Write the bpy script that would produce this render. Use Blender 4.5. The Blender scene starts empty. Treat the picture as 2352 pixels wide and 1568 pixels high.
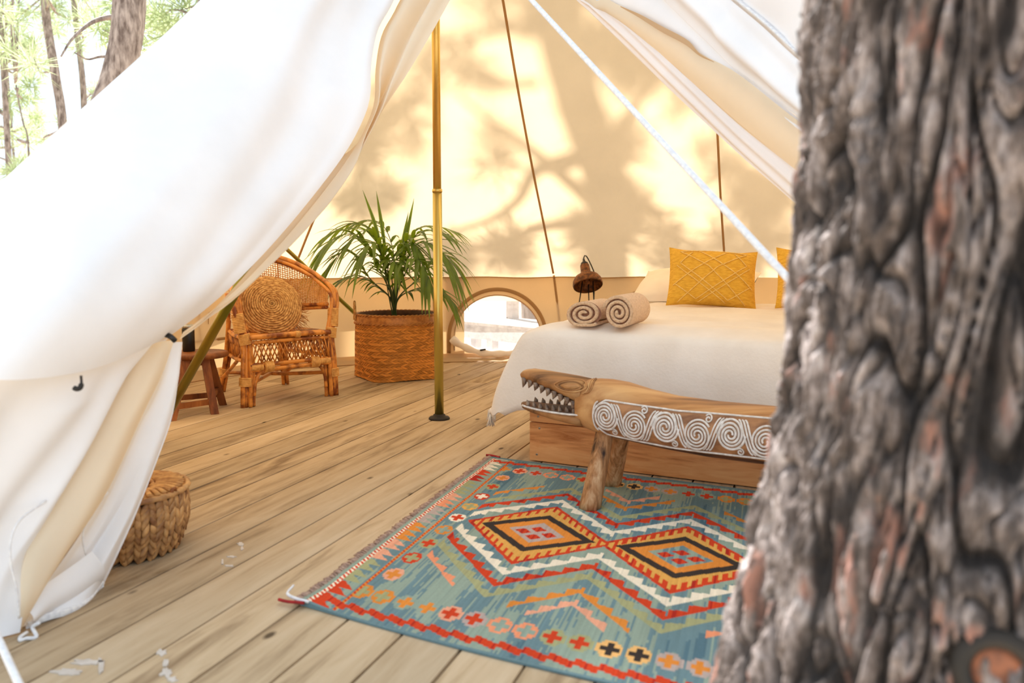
import bpy, bmesh, math, random
from mathutils import Vector, Matrix, noise
R = random.Random(7)
scene = bpy.context.scene
COL = scene.collection

# ------------------------------------------------------------------ camera, sky, sun, exposure
FPX, CX, CY, CAMH = 2000.0, 1176.0, 784.0, 0.9
PITCH = math.atan(217 / 2000.0)
cd = bpy.data.cameras.new('camera')
cd.sensor_width = 36.0
cd.lens = 36.0 * FPX / 2352.0
cd.clip_start, cd.clip_end = 0.05, 400
cd.dof.use_dof = True
cd.dof.focus_distance = 4.3
cd.dof.aperture_fstop = 3.0
co = bpy.data.objects.new('camera', cd)
COL.objects.link(co)
co.location = (0, 0, CAMH)
co.rotation_euler = (math.pi / 2 - PITCH, 0, 0)
scene.camera = co

world = bpy.data.worlds.new('world')
scene.world = world
world.use_nodes = True
wb = world.node_tree.nodes['Background']
wb.inputs['Color'].default_value = (0.79, 0.90, 1.0, 1)
wb.inputs['Strength'].default_value = 1.55

SUN = Vector((-0.27, 0.57, 0.78)).normalized()      # towards the sun: behind the tent, to the left
sd = bpy.data.lights.new('sun', 'SUN')
sd.energy = 16.5
sd.angle = math.radians(1.0)
sd.color = (1.0, 0.97, 0.93)
so = bpy.data.objects.new('sun', sd)
COL.objects.link(so)
so.rotation_euler = SUN.to_track_quat('Z', 'Y').to_euler()
so.location = (-6, 9, 14)

vs = scene.view_settings
vs.view_transform = 'Standard'
vs.look = 'None'
vs.exposure = -0.1
vs.gamma = 1.0
vs.use_curve_mapping = False
scene.cycles.max_bounces = 12
scene.cycles.diffuse_bounces = 6
scene.cycles.transmission_bounces = 8
scene.cycles.transparent_max_bounces = 12

# ------------------------------------------------------------------ geometry helpers
_c, _s = math.cos(PITCH), math.sin(PITCH)


def ray(x, y):
    a = (x - CX) / FPX
    b = -(y - CY) / FPX
    return Vector((a, _c + b * _s, -_s + b * _c))


def P(x, y, d):
    return Vector((0, 0, CAMH)) + ray(x, y) * d


def G(x, y, z=0.0):
    r = ray(x, y)
    return P(x, y, (z - CAMH) / r.z)


def lin(v):
    v /= 255.0
    return v / 12.92 if v <= 0.04045 else ((v + 0.055) / 1.055) ** 2.4


def C3(r, g, b):
    return (lin(r), lin(g), lin(b), 1.0)


def cat(p0, p1, p2, p3, t):
    return 0.5 * ((2 * p1) + (p2 - p0) * t + (2 * p0 - 5 * p1 + 4 * p2 - p3) * t * t + (3 * p1 - p0 - 3 * p2 + p3) * t ** 3)


def smooth_path(pts, n):
    """resample a polyline to n points along a Catmull-Rom curve, even by length"""
    pts = [Vector(p) for p in pts]
    if len(pts) == 2:
        return [pts[0].lerp(pts[1], i / (n - 1)) for i in range(n)]
    ext = [2 * pts[0] - pts[1]] + pts + [2 * pts[-1] - pts[-2]]
    dense = []
    for i in range(len(pts) - 1):
        for k in range(12):
            dense.append(cat(ext[i], ext[i + 1], ext[i + 2], ext[i + 3], k / 12))
    dense.append(pts[-1])
    L = [0.0]
    for i in range(1, len(dense)):
        L.append(L[-1] + (dense[i] - dense[i - 1]).length)
    out = []
    j = 0
    for i in range(n):
        t = L[-1] * i / (n - 1)
        while j < len(L) - 2 and L[j + 1] < t:
            j += 1
        seg = L[j + 1] - L[j]
        out.append(dense[j].lerp(dense[j + 1], 0 if seg < 1e-9 else (t - L[j]) / seg))
    return out


class MB:
    """collects shapes, builds ONE mesh object"""

    def __init__(self):
        self.v = []
        self.f = []

    def add(self, vs_, fs):
        o = len(self.v)
        self.v += [tuple(x) for x in vs_]
        self.f += [tuple(i + o for i in f) for f in fs]
        return self

    def tube(self, pts, r, n=8, caps=True, flat=1.0, up=None):
        pts = [Vector(p) for p in pts]
        m = len(pts)
        rs = r if isinstance(r, (list, tuple)) else [r] * m
        vs_ = []
        t0 = (pts[1] - pts[0]).normalized()
        ref = Vector(up) if up else (Vector((0, 0, 1)) if abs(t0.z) < 0.9 else Vector((1, 0, 0)))
        nrm = (ref - t0 * ref.dot(t0)).normalized()
        for i in range(m):
            t = (pts[min(i + 1, m - 1)] - pts[max(i - 1, 0)]).normalized()
            nrm = (nrm - t * nrm.dot(t))
            nrm = nrm.normalized() if nrm.length > 1e-6 else t.orthogonal().normalized()
            b = t.cross(nrm)
            for k in range(n):
                a = 2 * math.pi * k / n
                vs_.append(pts[i] + nrm * (math.cos(a) * rs[i] * flat) + b * (math.sin(a) * rs[i]))
        fs = []
        for i in range(m - 1):
            for k in range(n):
                k2 = (k + 1) % n
                fs.append((i * n + k, i * n + k2, (i + 1) * n + k2, (i + 1) * n + k))
        if caps:
            fs.append(tuple(range(n - 1, -1, -1)))
            fs.append(tuple((m - 1) * n + k for k in range(n)))
        return self.add(vs_, fs)

    def box(self, c, sx, sy, sz, m=None, bev=0.0):
        c = Vector(c)
        hx, hy, hz = sx / 2, sy / 2, sz / 2
        if bev <= 0:
            vs_ = [Vector((x, y, z)) for x in (-hx, hx) for y in (-hy, hy) for z in (-hz, hz)]
            fs = [(0, 1, 3, 2), (4, 6, 7, 5), (0, 4, 5, 1), (2, 3, 7, 6), (0, 2, 6, 4), (1, 5, 7, 3)]
        else:
            bm = bmesh.new()
            bmesh.ops.create_cube(bm, size=1.0)
            for v in bm.verts:
                v.co = Vector((v.co.x * sx, v.co.y * sy, v.co.z * sz))
            bmesh.ops.bevel(bm, geom=bm.edges[:], offset=bev, segments=2, affect='EDGES', profile=0.6)
            bm.verts.index_update()
            vs_ = [v.co.copy() for v in bm.verts]
            fs = [tuple(v.index for v in f.verts) for f in bm.faces]
            bm.free()
        if m is not None:
            vs_ = [m @ v for v in vs_]
        return self.add([v + c for v in vs_], fs)

    def lathe(self, prof, n=32, m=None, c=(0, 0, 0), close=True):
        vs_ = []
        c = Vector(c)
        for (r, z) in prof:
            for k in range(n):
                a = 2 * math.pi * k / n
                p = Vector((r * math.cos(a), r * math.sin(a), z))
                vs_.append((m @ p if m is not None else p) + c)
        fs = []
        for i in range(len(prof) - 1):
            for k in range(n):
                k2 = (k + 1) % n
                fs.append((i * n + k, i * n + k2, (i + 1) * n + k2, (i + 1) * n + k))
        if close:
            fs.append(tuple(range(n - 1, -1, -1)))
            fs.append(tuple((len(prof) - 1) * n + k for k in range(n)))
        return self.add(vs_, fs)

    def grid(self, rows):
        """rows: list of equal-length lists of points"""
        n = len(rows[0])
        fs = []
        for i in range(len(rows) - 1):
            for k in range(n - 1):
                fs.append((i * n + k, i * n + k + 1, (i + 1) * n + k + 1, (i + 1) * n + k))
        return self.add([p for r_ in rows for p in r_], fs)

    def loft(self, rings, caps=True):
        n = len(rings[0])
        fs = []
        for i in range(len(rings) - 1):
            for k in range(n):
                k2 = (k + 1) % n
                fs.append((i * n + k, i * n + k2, (i + 1) * n + k2, (i + 1) * n + k))
        if caps:
            fs.append(tuple(range(n - 1, -1, -1)))
            fs.append(tuple((len(rings) - 1) * n + k for k in range(n)))
        return self.add([p for r_ in rings for p in r_], fs)

    def build(self, name, mat, parent=None, smooth=True, **props):
        me = bpy.data.meshes.new(name)
        me.from_pydata(self.v, [], self.f)
        if smooth:
            me.polygons.foreach_set('use_smooth', [True] * len(me.polygons))
        me.update()
        return obj(name, me, mat, parent, **props)


def obj(name, me, mat=None, parent=None, **props):
    o = bpy.data.objects.new(name, me)
    COL.objects.link(o)
    if mat is not None and not me.materials:
        me.materials.append(mat)
    if parent is not None:
        o.parent = parent
        o.matrix_parent_inverse = world_of(parent).inverted()
    for k, v in props.items():
        o[k] = v
    return o


def world_of(o):
    m = Matrix.LocRotScale(o.location, o.rotation_euler, o.scale)
    if o.parent is not None:
        return world_of(o.parent) @ o.matrix_parent_inverse @ m
    return m


def thing(name, label, category, loc=(0, 0, 0), group=None):
    o = bpy.data.objects.new(name, None)
    COL.objects.link(o)
    o.location = loc
    o.empty_display_size = 0.1
    o['label'] = label
    o['category'] = category
    if group:
        o['group'] = group
    return o


def tag(o, label, category, group=None):
    o['label'] = label
    o['category'] = category
    if group:
        o['group'] = group
    return o


def sharp(o, ang=35):
    me = o.data
    me.polygons.foreach_set('use_smooth', [True] * len(me.polygons))
    bm = bmesh.new()
    bm.from_mesh(me)
    for e in bm.edges:
        if len(e.link_faces) == 2 and e.calc_face_angle(0) > math.radians(ang):
            e.smooth = False
    bm.to_mesh(me)
    bm.free()
    return o


# ------------------------------------------------------------------ materials
def nt(name):
    m = bpy.data.materials.new(name)
    m.use_nodes = True
    t = m.node_tree
    t.nodes.clear()
    out = t.nodes.new('ShaderNodeOutputMaterial')
    return m, t, out


def N(t, kind, **kw):
    n = t.nodes.new(kind)
    for k, v in kw.items():
        if k in n.inputs:
            n.inputs[k].default_value = v
        else:
            setattr(n, k, v)
    return n


def ramp(t, fac, stops, interp='LINEAR'):
    r = t.nodes.new('ShaderNodeValToRGB')
    r.color_ramp.interpolation = interp
    els = r.color_ramp.elements
    while len(els) < len(stops):
        els.new(0.5)
    for e, (p, c) in zip(els, stops):
        e.position = p
        e.color = c
    t.links.new(fac, r.inputs['Fac'])
    return r.outputs['Color']


def coords(t, scale=(1, 1, 1), space='Object', rot=(0, 0, 0), rnd=False):
    tc = t.nodes.new('ShaderNodeTexCoord')
    mp = t.nodes.new('ShaderNodeMapping')
    mp.inputs['Scale'].default_value = scale
    mp.inputs['Rotation'].default_value = rot
    src = tc.outputs[space]
    if rnd:
        oi = t.nodes.new('ShaderNodeObjectInfo')
        sc = N(t, 'ShaderNodeVectorMath', operation='SCALE')
        sc.inputs[0].default_value = (37.0, 91.0, 53.0)
        t.links.new(oi.outputs['Random'], sc.inputs['Scale'])
        ad = N(t, 'ShaderNodeVectorMath', operation='ADD')
        t.links.new(src, ad.inputs[0])
        t.links.new(sc.outputs[0], ad.inputs[1])
        src = ad.outputs[0]
    t.links.new(src, mp.inputs['Vector'])
    return mp.outputs['Vector']


def noise_fac(t, vec, scale, detail=4, rough=0.55, dist=0.0):
    n = N(t, 'ShaderNodeTexNoise', Scale=scale, Detail=detail, Roughness=rough, Distortion=dist)
    t.links.new(vec, n.inputs['Vector'])
    return n.outputs['Fac']


def bump(t, h, strength, dist=0.01):
    b = N(t, 'ShaderNodeBump', Strength=strength, Distance=dist)
    t.links.new(h, b.inputs['Height'])
    return b.outputs['Normal']


def simple(name, c1, c2=None, scale=8, stretch=(1, 1, 1), rough=0.6, bmp=0.0, metal=0.0, detail=4, lo=0.35, hi=0.65, rnd=False, spec=0.5, space='Object', bscale=None, sheen=0):
    m, t, out = nt(name)
    b = N(t, 'ShaderNodeBsdfPrincipled', Roughness=rough, Metallic=metal)
    b.inputs['Specular IOR Level'].default_value = spec
    if sheen:
        b.inputs['Sheen Weight'].default_value = sheen
    if c2 is None:
        c2 = tuple(min(1, x * 0.8) for x in c1[:3]) + (1,)
    v = coords(t, stretch, rnd=rnd, space=space)
    f = noise_fac(t, v, scale, detail)
    t.links.new(ramp(t, f, [(lo, c2), (hi, c1)]), b.inputs['Base Color'])
    if bmp:
        f2 = f if bscale is None else noise_fac(t, v, bscale, 3)
        t.links.new(bump(t, f2, bmp), b.inputs['Normal'])
    t.links.new(b.outputs[0], out.inputs[0])
    return m


def wood(name, light, mid, dark, axis='X', scale=1.0, rough=0.6, bmp=0.25, rnd=True, knots=True, grain=22):
    m, t, out = nt(name)
    b = N(t, 'ShaderNodeBsdfPrincipled', Roughness=rough)
    b.inputs['Specular IOR Level'].default_value = 0.3
    st = {'X': (0.12, 1, 1), 'Y': (1, 0.12, 1), 'Z': (1, 1, 0.12)}[axis]
    v = coords(t, tuple(s * scale for s in st), rnd=rnd)
    f1 = noise_fac(t, v, grain, 5, 0.6, 0.6)
    f2 = noise_fac(t, v, 3.2, 3, 0.5, 1.2)
    mx = N(t, 'ShaderNodeMix', data_type='FLOAT')
    mx.inputs[0].default_value = 0.5
    t.links.new(f1, mx.inputs[2])
    t.links.new(f2, mx.inputs[3])
    col = ramp(t, mx.outputs[0], [(0.34, dark), (0.48, mid), (0.64, light)])
    if knots:
        vk = coords(t, tuple(s * scale for s in {'X': (0.5, 1, 1), 'Y': (1, 0.5, 1), 'Z': (1, 1, 0.5)}[axis]), rnd=rnd)
        vo = N(t, 'ShaderNodeTexVoronoi', Scale=5.5)
        t.links.new(vk, vo.inputs['Vector'])
        kf = ramp(t, vo.outputs['Distance'], [(0.035, (1, 1, 1, 1)), (0.075, (0, 0, 0, 1))])
        mk = N(t, 'ShaderNodeMix', data_type='RGBA')
        t.links.new(kf, mk.inputs[0])
        t.links.new(col, mk.inputs[6])
        mk.inputs[7].default_value = tuple(x * 0.4 for x in dark[:3]) + (1,)
        col = mk.outputs[2]
    if rnd:
        oi = t.nodes.new('ShaderNodeObjectInfo')
        mr = N(t, 'ShaderNodeMapRange')
        mr.inputs[3].default_value = 0.84
        mr.inputs[4].default_value = 1.1
        t.links.new(oi.outputs['Random'], mr.inputs[0])
        hs = N(t, 'ShaderNodeHueSaturation')
        t.links.new(mr.outputs[0], hs.inputs['Value'])
        t.links.new(col, hs.inputs['Color'])
        col = hs.outputs[0]
    t.links.new(col, b.inputs['Base Color'])
    t.links.new(bump(t, f1, bmp, 0.004), b.inputs['Normal'])
    t.links.new(b.outputs[0], out.inputs[0])
    return m


def canvas(name, refl, trans, fac, wr=0.12, stain=True):
    """woven cotton: scatters back white, lets warm light through"""
    m, t, out = nt(name)
    d = N(t, 'ShaderNodeBsdfDiffuse')
    tr = N(t, 'ShaderNodeBsdfTranslucent')
    mx = N(t, 'ShaderNodeMixShader', Fac=fac)
    v = coords(t)
    f = noise_fac(t, v, 1.7, 5, 0.6)
    dk = tuple(x * 0.93 for x in refl[:3]) + (1,)
    t.links.new(ramp(t, f, [(0.35, dk), (0.6, refl)]), d.inputs['Color'])
    tk = tuple(x * 0.93 for x in trans[:3]) + (1,)
    tcol = ramp(t, f, [(0.35, tk), (0.6, trans)])
    if stain:
        f3 = noise_fac(t, v, 9.0, 6, 0.75)
        sf = ramp(t, f3, [(0.71, (0, 0, 0, 1)), (0.76, (1, 1, 1, 1))])
        ms = N(t, 'ShaderNodeMix', data_type='RGBA')
        t.links.new(sf, ms.inputs[0])
        t.links.new(tcol, ms.inputs[6])
        ms.inputs[7].default_value = tuple(a * b for a, b in zip(trans[:3], (0.85, 0.75, 0.55))) + (1,)
        tcol = ms.outputs[2]
    t.links.new(tcol, tr.inputs['Color'])
    f2 = noise_fac(t, v, 7.0, 4, 0.6, 0.5)
    nb = bump(t, f2, wr, 0.02)
    t.links.new(nb, d.inputs['Normal'])
    t.links.new(nb, tr.inputs['Normal'])
    t.links.new(d.outputs[0], mx.inputs[1])
    t.links.new(tr.outputs[0], mx.inputs[2])
    t.links.new(mx.outputs[0], out.inputs[0])
    return m


M = {}
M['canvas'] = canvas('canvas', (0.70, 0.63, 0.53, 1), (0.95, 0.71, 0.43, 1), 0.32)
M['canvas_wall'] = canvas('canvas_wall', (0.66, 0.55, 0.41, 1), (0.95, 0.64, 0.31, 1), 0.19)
M['canvas_outer'] = canvas('canvas_outer', (0.86, 0.86, 0.88, 1), (0.92, 0.80, 0.62, 1), 0.06, wr=0.06, stain=False)
M['canvas_flap'] = canvas('canvas_flap', (0.88, 0.86, 0.86, 1), (0.92, 0.74, 0.50, 1), 0.20, wr=0.08, stain=False)
M['canvas_cream'] = canvas('canvas_cream', (0.84, 0.75, 0.60, 1), (0.94, 0.74, 0.46, 1), 0.30, wr=0.06, stain=False)
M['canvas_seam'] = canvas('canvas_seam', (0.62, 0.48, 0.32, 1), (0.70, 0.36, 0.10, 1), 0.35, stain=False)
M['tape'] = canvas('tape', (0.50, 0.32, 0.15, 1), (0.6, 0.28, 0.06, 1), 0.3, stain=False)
M['plank'] = wood('plank', C3(202, 180, 150), C3(184, 160, 128), C3(132, 108, 80), 'X', 1.0, 0.72, 0.35)
M['bed_wood'] = wood('bed_wood', C3(240, 184, 126), C3(226, 160, 100), C3(170, 100, 50), 'X', 1.0, 0.5, 0.1, grain=42)
M['bench_wood'] = wood('bench_wood', C3(206, 160, 106), C3(168, 116, 68), C3(62, 36, 18), 'X', 1.6, 0.55, 0.5, knots=False, grain=9)
M['bench_dark'] = simple('bench_dark', C3(118, 70, 34), C3(70, 40, 20), 20, (0.3, 1, 1), 0.6, 0.4)
M['relief_brown'] = simple('relief_brown', C3(176, 124, 78), C3(120, 76, 42), 26, (0.4, 1, 1), 0.6, 0.3)
M['log_leg'] = wood('log_leg', C3(228, 190, 146), C3(176, 124, 78), C3(46, 28, 18), 'Z', 3.4, 0.6, 0.6, knots=False, grain=16)
M['white_paint'] = simple('white_paint', C3(232, 226, 220), C3(200, 190, 180), 60, rough=0.7, bmp=0.3)
M['tooth'] = simple('tooth', C3(150, 126, 104), C3(84, 62, 48), 60, rough=0.5)
M['rattan'] = simple('rattan', C3(222, 148, 66), C3(126, 62, 22), 13, (1, 1, 1), 0.32, 0.1, detail=6, lo=0.38, hi=0.56, rnd=True)
M['binding'] = simple('binding', C3(236, 186, 110), C3(200, 144, 74), 40, rough=0.5, bmp=0.3)
M['cane'] = simple('cane', C3(236, 178, 98), C3(208, 142, 68), 30, rough=0.5)
M['jute'] = simple('jute', C3(232, 186, 118), C3(176, 124, 66), 55, rough=0.9, bmp=0.6)
M['raffia'] = simple('raffia', C3(214, 156, 84), C3(160, 104, 48), 40, rough=0.7)
M['bamboo'] = simple('bamboo', C3(206, 140, 66), C3(156, 94, 40), 30, (1, 1, 1), 0.45, 0.2, rnd=True)
M['bamboo_in'] = simple('bamboo_in', C3(96, 56, 24), C3(70, 38, 16), 30, rough=0.7)
M['seagrass'] = simple('seagrass', C3(205, 156, 98), C3(120, 76, 40), 18, rough=0.6, bmp=0.3, rnd=True)
M['seagrass_lid'] = simple('seagrass_lid', C3(214, 160, 92), C3(160, 104, 48), 30, rough=0.6, bmp=0.3)
M['stool_wood'] = wood('stool_wood', C3(164, 102, 52), C3(128, 72, 32), C3(76, 40, 18), 'Z', 1.5, 0.5, 0.2, knots=False)
M['soil'] = simple('soil', C3(60, 42, 28), C3(36, 24, 16), 40, rough=0.95, bmp=0.6)
M['frond_stem'] = simple('frond_stem', C3(66, 92, 34), C3(44, 66, 22), 20, rough=0.5)
M['black'] = simple('black', C3(26, 24, 22), C3(16, 15, 14), 20, rough=0.35)
M['rubber'] = simple('rubber', C3(40, 32, 24), C3(24, 20, 16), 20, rough=0.7)
M['lamp_metal'] = simple('lamp_metal', C3(140, 86, 40), C3(82, 46, 20), 40, rough=0.55, metal=0.35, bmp=0.2, lo=0.4, hi=0.6)
M['blanket'] = simple('blanket', C3(232, 222, 210), C3(224, 212, 198), 6, rough=0.9, bmp=0.12, bscale=90, sheen=0.1)
M['sheet'] = simple('sheet', C3(240, 238, 238), C3(230, 226, 226), 6, rough=0.9)
M['pillow'] = simple('pillow', C3(244, 232, 212), C3(236, 222, 200), 5, rough=0.9, bmp=0.06)
M['yellow'] = simple('yellow', C3(234, 182, 62), C3(214, 158, 44), 40, (1, 1, 4), 0.9, 0.35)
M['yarn'] = simple('yarn', C3(240, 204, 120), C3(228, 186, 96), 60, rough=0.9)
M['towel'] = simple('towel', C3(230, 194, 154), C3(208, 168, 128), 120, rough=1.0, bmp=0.8, sheen=0.3)
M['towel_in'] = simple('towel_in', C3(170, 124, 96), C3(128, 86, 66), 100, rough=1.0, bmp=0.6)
M['rope'] = simple('rope', C3(238, 238, 238), C3(216, 216, 220), 80, rough=0.8, bmp=0.3)
M['screw'] = simple('screw', C3(190, 190, 186), C3(120, 118, 112), 60, rough=0.3, metal=0.9)
M['pale_mark'] = simple('pale_mark', C3(206, 198, 190), C3(186, 176, 166), 20, rough=0.8)
M['fringe'] = simple('fringe', C3(226, 214, 196), C3(206, 192, 174), 40, rough=0.95)
M['rug_fringe'] = simple('rug_fringe', C3(186, 156, 136), C3(140, 112, 98), 60, rough=0.95)
M['ground'] = simple('ground', C3(222, 206, 184), C3(176, 158, 134), 2.2, rough=0.95, bmp=0.4, detail=8)
M['rail'] = wood('rail', C3(210, 200, 190), C3(190, 178, 168), C3(150, 138, 128), 'X', 1.0, 0.7, 0.2)
M['far_bark'] = simple('far_bark', C3(172, 156, 146), C3(98, 82, 74), 22, (1, 1, 0.3), 0.85, 0.8, detail=6)


def leaf_mat(name, c1, c2, tr, fac=0.35):
    m, t, out = nt(name)
    b = N(t, 'ShaderNodeBsdfPrincipled', Roughness=0.42)
    v = coords(t, rnd=True)
    f = noise_fac(t, v, 6, 3)
    t.links.new(ramp(t, f, [(0.35, c2), (0.65, c1)]), b.inputs['Base Color'])
    tl = N(t, 'ShaderNodeBsdfTranslucent', Color=tr)
    mx = N(t, 'ShaderNodeMixShader', Fac=fac)
    t.links.new(b.outputs[0], mx.inputs[1])
    t.links.new(tl.outputs[0], mx.inputs[2])
    t.links.new(mx.outputs[0], out.inputs[0])
    return m


M['leaf'] = leaf_mat('leaf', C3(104, 134, 42), C3(56, 84, 26), C3(150, 180, 40), 0.35)
M['needles'] = leaf_mat('needles', C3(164, 178, 132), C3(128, 148, 104), C3(198, 210, 164), 0.5)


def gold_mat(name, c1, c2, c3):
    m, t, out = nt(name)
    b = N(t, 'ShaderNodeBsdfPrincipled', Roughness=0.28, Metallic=0.9)
    v = coords(t, (1, 1, 0.25))
    f = noise_fac(t, v, 3.0, 3)
    t.links.new(ramp(t, f, [(0.3, c1), (0.5, c2), (0.68, c3)]), b.inputs['Base Color'])
    t.links.new(b.outputs[0], out.inputs[0])
    return m


M['brass'] = gold_mat('brass_pole', C3(214, 160, 86), C3(216, 186, 108), C3(176, 176, 96))
M['brass_dull'] = gold_mat('dull_brass_pole', C3(150, 96, 44), C3(150, 132, 58), C3(120, 128, 50))


def pane_mat():
    m, t, out = nt('clear_pvc')
    tr = N(t, 'ShaderNodeBsdfTransparent', Color=(0.93, 0.94, 0.97, 1))
    g = N(t, 'ShaderNodeBsdfGlossy', Roughness=0.15, Color=(0.9, 0.9, 0.95, 1))
    d = N(t, 'ShaderNodeBsdfTranslucent', Color=(0.9, 0.9, 0.95, 1))
    m1 = N(t, 'ShaderNodeMixShader', Fac=0.06)
    m2 = N(t, 'ShaderNodeMixShader', Fac=0.14)
    t.links.new(tr.outputs[0], m1.inputs[1])
    t.links.new(g.outputs[0], m1.inputs[2])
    t.links.new(m1.outputs[0], m2.inputs[1])
    t.links.new(d.outputs[0], m2.inputs[2])
    t.links.new(m2.outputs[0], out.inputs[0])
    return m


M['pane'] = pane_mat()


def bark_mat():
    m, t, out = nt('pine_bark')
    b = N(t, 'ShaderNodeBsdfPrincipled', Roughness=0.8)
    b.inputs['Specular IOR Level'].default_value = 0.5
    at = N(t, 'ShaderNodeAttribute', attribute_name='crack')
    v = coords(t, (1, 1, 0.4))
    f = noise_fac(t, v, 34, 7, 0.7)
    f2 = noise_fac(t, v, 15, 4, 0.6)
    plate = ramp(t, f, [(0.34, C3(50, 42, 38)), (0.47, C3(96, 84, 78)), (0.59, C3(158, 146, 142)), (0.72, C3(205, 196, 194))])
    red = N(t, 'ShaderNodeMix', data_type='RGBA')
    t.links.new(ramp(t, f2, [(0.58, (0, 0, 0, 1)), (0.66, (1, 1, 1, 1))]), red.inputs[0])
    t.links.new(plate, red.inputs[6])
    red.inputs[7].default_value = C3(150, 108, 94)
    ck = N(t, 'ShaderNodeMix', data_type='RGBA')
    t.links.new(ramp(t, at.outputs['Fac'], [(0.2, (0, 0, 0, 1)), (0.75, (1, 1, 1, 1))]), ck.inputs[0])
    ck.inputs[6].default_value = C3(32, 26, 24)
    t.links.new(red.outputs[2], ck.inputs[7])
    t.links.new(ck.outputs[2], b.inputs['Base Color'])
    t.links.new(bump(t, f, 0.7, 0.01), b.inputs['Normal'])
    t.links.new(b.outputs[0], out.inputs[0])
    return m


M['bark'] = bark_mat()


def attr_mat(name, attr, rough=0.95):
    m, t, out = nt(name)
    b = N(t, 'ShaderNodeBsdfPrincipled', Roughness=rough)
    b.inputs['Specular IOR Level'].default_value = 0.1
    a = N(t, 'ShaderNodeAttribute', attribute_name=attr)
    v = coords(t, (1, 1, 1))
    f = noise_fac(t, v, 260, 2)
    hs = N(t, 'ShaderNodeHueSaturation')
    mr = N(t, 'ShaderNodeMapRange')
    mr.inputs[3].default_value = 0.82
    mr.inputs[4].default_value = 1.14
    t.links.new(f, mr.inputs[0])
    t.links.new(mr.outputs[0], hs.inputs['Value'])
    t.links.new(a.outputs['Color'], hs.inputs['Color'])
    t.links.new(hs.outputs[0], b.inputs['Base Color'])
    t.links.new(bump(t, f, 0.5, 0.002), b.inputs['Normal'])
    t.links.new(b.outputs[0], out.inputs[0])
    return m


M['kilim'] = attr_mat('kilim', 'weave')

# ------------------------------------------------------------------ setting: ground and plank deck
def struct(o):
    o['kind'] = 'structure'
    return o


rows = []
for j in range(41):
    yy = -6 + j * 1.7
    rows.append([Vector((-40 + i * 2.0, yy, -0.42 + 0.05 * noise.noise(Vector((i * 0.7, j * 0.6, 0))) + max(0, yy - 24) * 0.04)) for i in range(41)])
struct(MB().grid(rows).build('ground', M['ground']))

floor = bpy.data.objects.new('floor', None)
COL.objects.link(floor)
floor['kind'] = 'structure'
PA = math.atan((1848 - CX) / FPX)
PD = Vector((math.sin(PA), math.cos(PA), 0))
PN = Vector((math.cos(PA), -math.sin(PA), 0))
PW = 0.1597
rot = Matrix.Rotation(math.pi / 2 - PA, 3, 'Z')
base_off = -1.664
for k in range(-22, 33):
    o0 = base_off + k * PW
    mid = PN * (o0 + PW / 2)
    # run of this plank: from the deck's front edge to its back edge
    t0 = max((1.43 - mid.y) / PD.y, (-3.4 - mid.x) / PD.x)
    t1 = min((7.45 - mid.y) / PD.y, (4.6 - mid.x) / PD.x)
    if t1 - t0 < 0.4:
        continue
    cuts = [t0]
    if t1 - t0 > 4.2:
        cuts.append(t0 + (t1 - t0) * (0.72 if k % 2 else 0.88))
    cuts.append(t1)
    for a, b in zip(cuts, cuts[1:]):
        L = b - a
        mb = MB()
        gap = 0.005 + 0.004 * R.random() * (1 if k % 3 else 1.8)
        mb.box((0, 0, 0), L - 0.004, PW - gap, 0.03, bev=0.003)
        pl = mb.build('plank', M['plank'], floor)
        pl.location = mid + PD * ((a + b) / 2) + Vector((0, 0, -0.015 - 0.0012 * R.random()))
        pl.rotation_euler = (0, 0, math.pi / 2 - PA)
        sharp(pl)
struct(floor)
mb = MB()
for (x0, y0, x1, y1) in ((-3.4, 1.6, 4.6, 1.6), (-3.4, 4.4, 4.6, 4.4), (-3.4, 7.2, 4.6, 7.2)):
    mb.box(((x0 + x1) / 2, y0, -0.11), x1 - x0, 0.09, 0.15)
mb.build('joist', M['rail'], floor, smooth=False)


def blotch(cx, cy, rx, ry, n=22, seed=0):  # flat pale patch with a ragged outline, lying on the planks
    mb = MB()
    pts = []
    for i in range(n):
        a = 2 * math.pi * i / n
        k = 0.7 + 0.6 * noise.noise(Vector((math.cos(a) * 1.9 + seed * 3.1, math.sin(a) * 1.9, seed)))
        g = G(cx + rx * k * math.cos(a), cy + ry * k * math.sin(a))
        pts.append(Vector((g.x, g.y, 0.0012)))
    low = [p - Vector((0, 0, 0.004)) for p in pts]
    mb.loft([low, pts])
    return mb.build('pale_splash', M['pale_mark'], floor, smooth=False)


for i, (x, y, rx, ry) in enumerate(((372, 1499, 17, 9), (380, 1522, 10, 10), (382, 1545, 18, 14), (396, 1560, 14, 8), (200, 1520, 40, 9), (160, 1543, 46, 10), (232, 1530, 10, 26), (552, 1249, 9, 5), (556, 1259, 5, 6), (532, 1278, 14, 3), (511, 1290, 4, 8), (525, 1299, 14, 2.5))):  # the last few are paint drips
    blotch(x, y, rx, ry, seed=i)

# ------------------------------------------------------------------ the tent
TC = Vector((-0.382, 4.501, 0))
TC2X = 1.62                                  # far end of the ridge
KEYS = {0: ((0, 1.12, 1.9, 2.45, 2.62), (3.4, 2.41, 1.42, 0.66, 0.46)),
        -40: ((0, 1.12, 1.85, 2.40, 2.56), (3.4, 2.40, 1.42, 0.66, 0.46)),
        -75: ((0, 0.85, 1.5, 2.2, 2.42), (3.4, 2.25, 1.42, 0.66, 0.42)),
        -110: ((0, 0.8, 1.45, 2.1, 2.3), (3.4, 2.2, 1.35, 0.66, 0.45)),
        -140: ((0, 0.9, 1.6, 2.3, 2.55), (3.4, 2.2, 1.45, 0.78, 0.6))}


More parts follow.
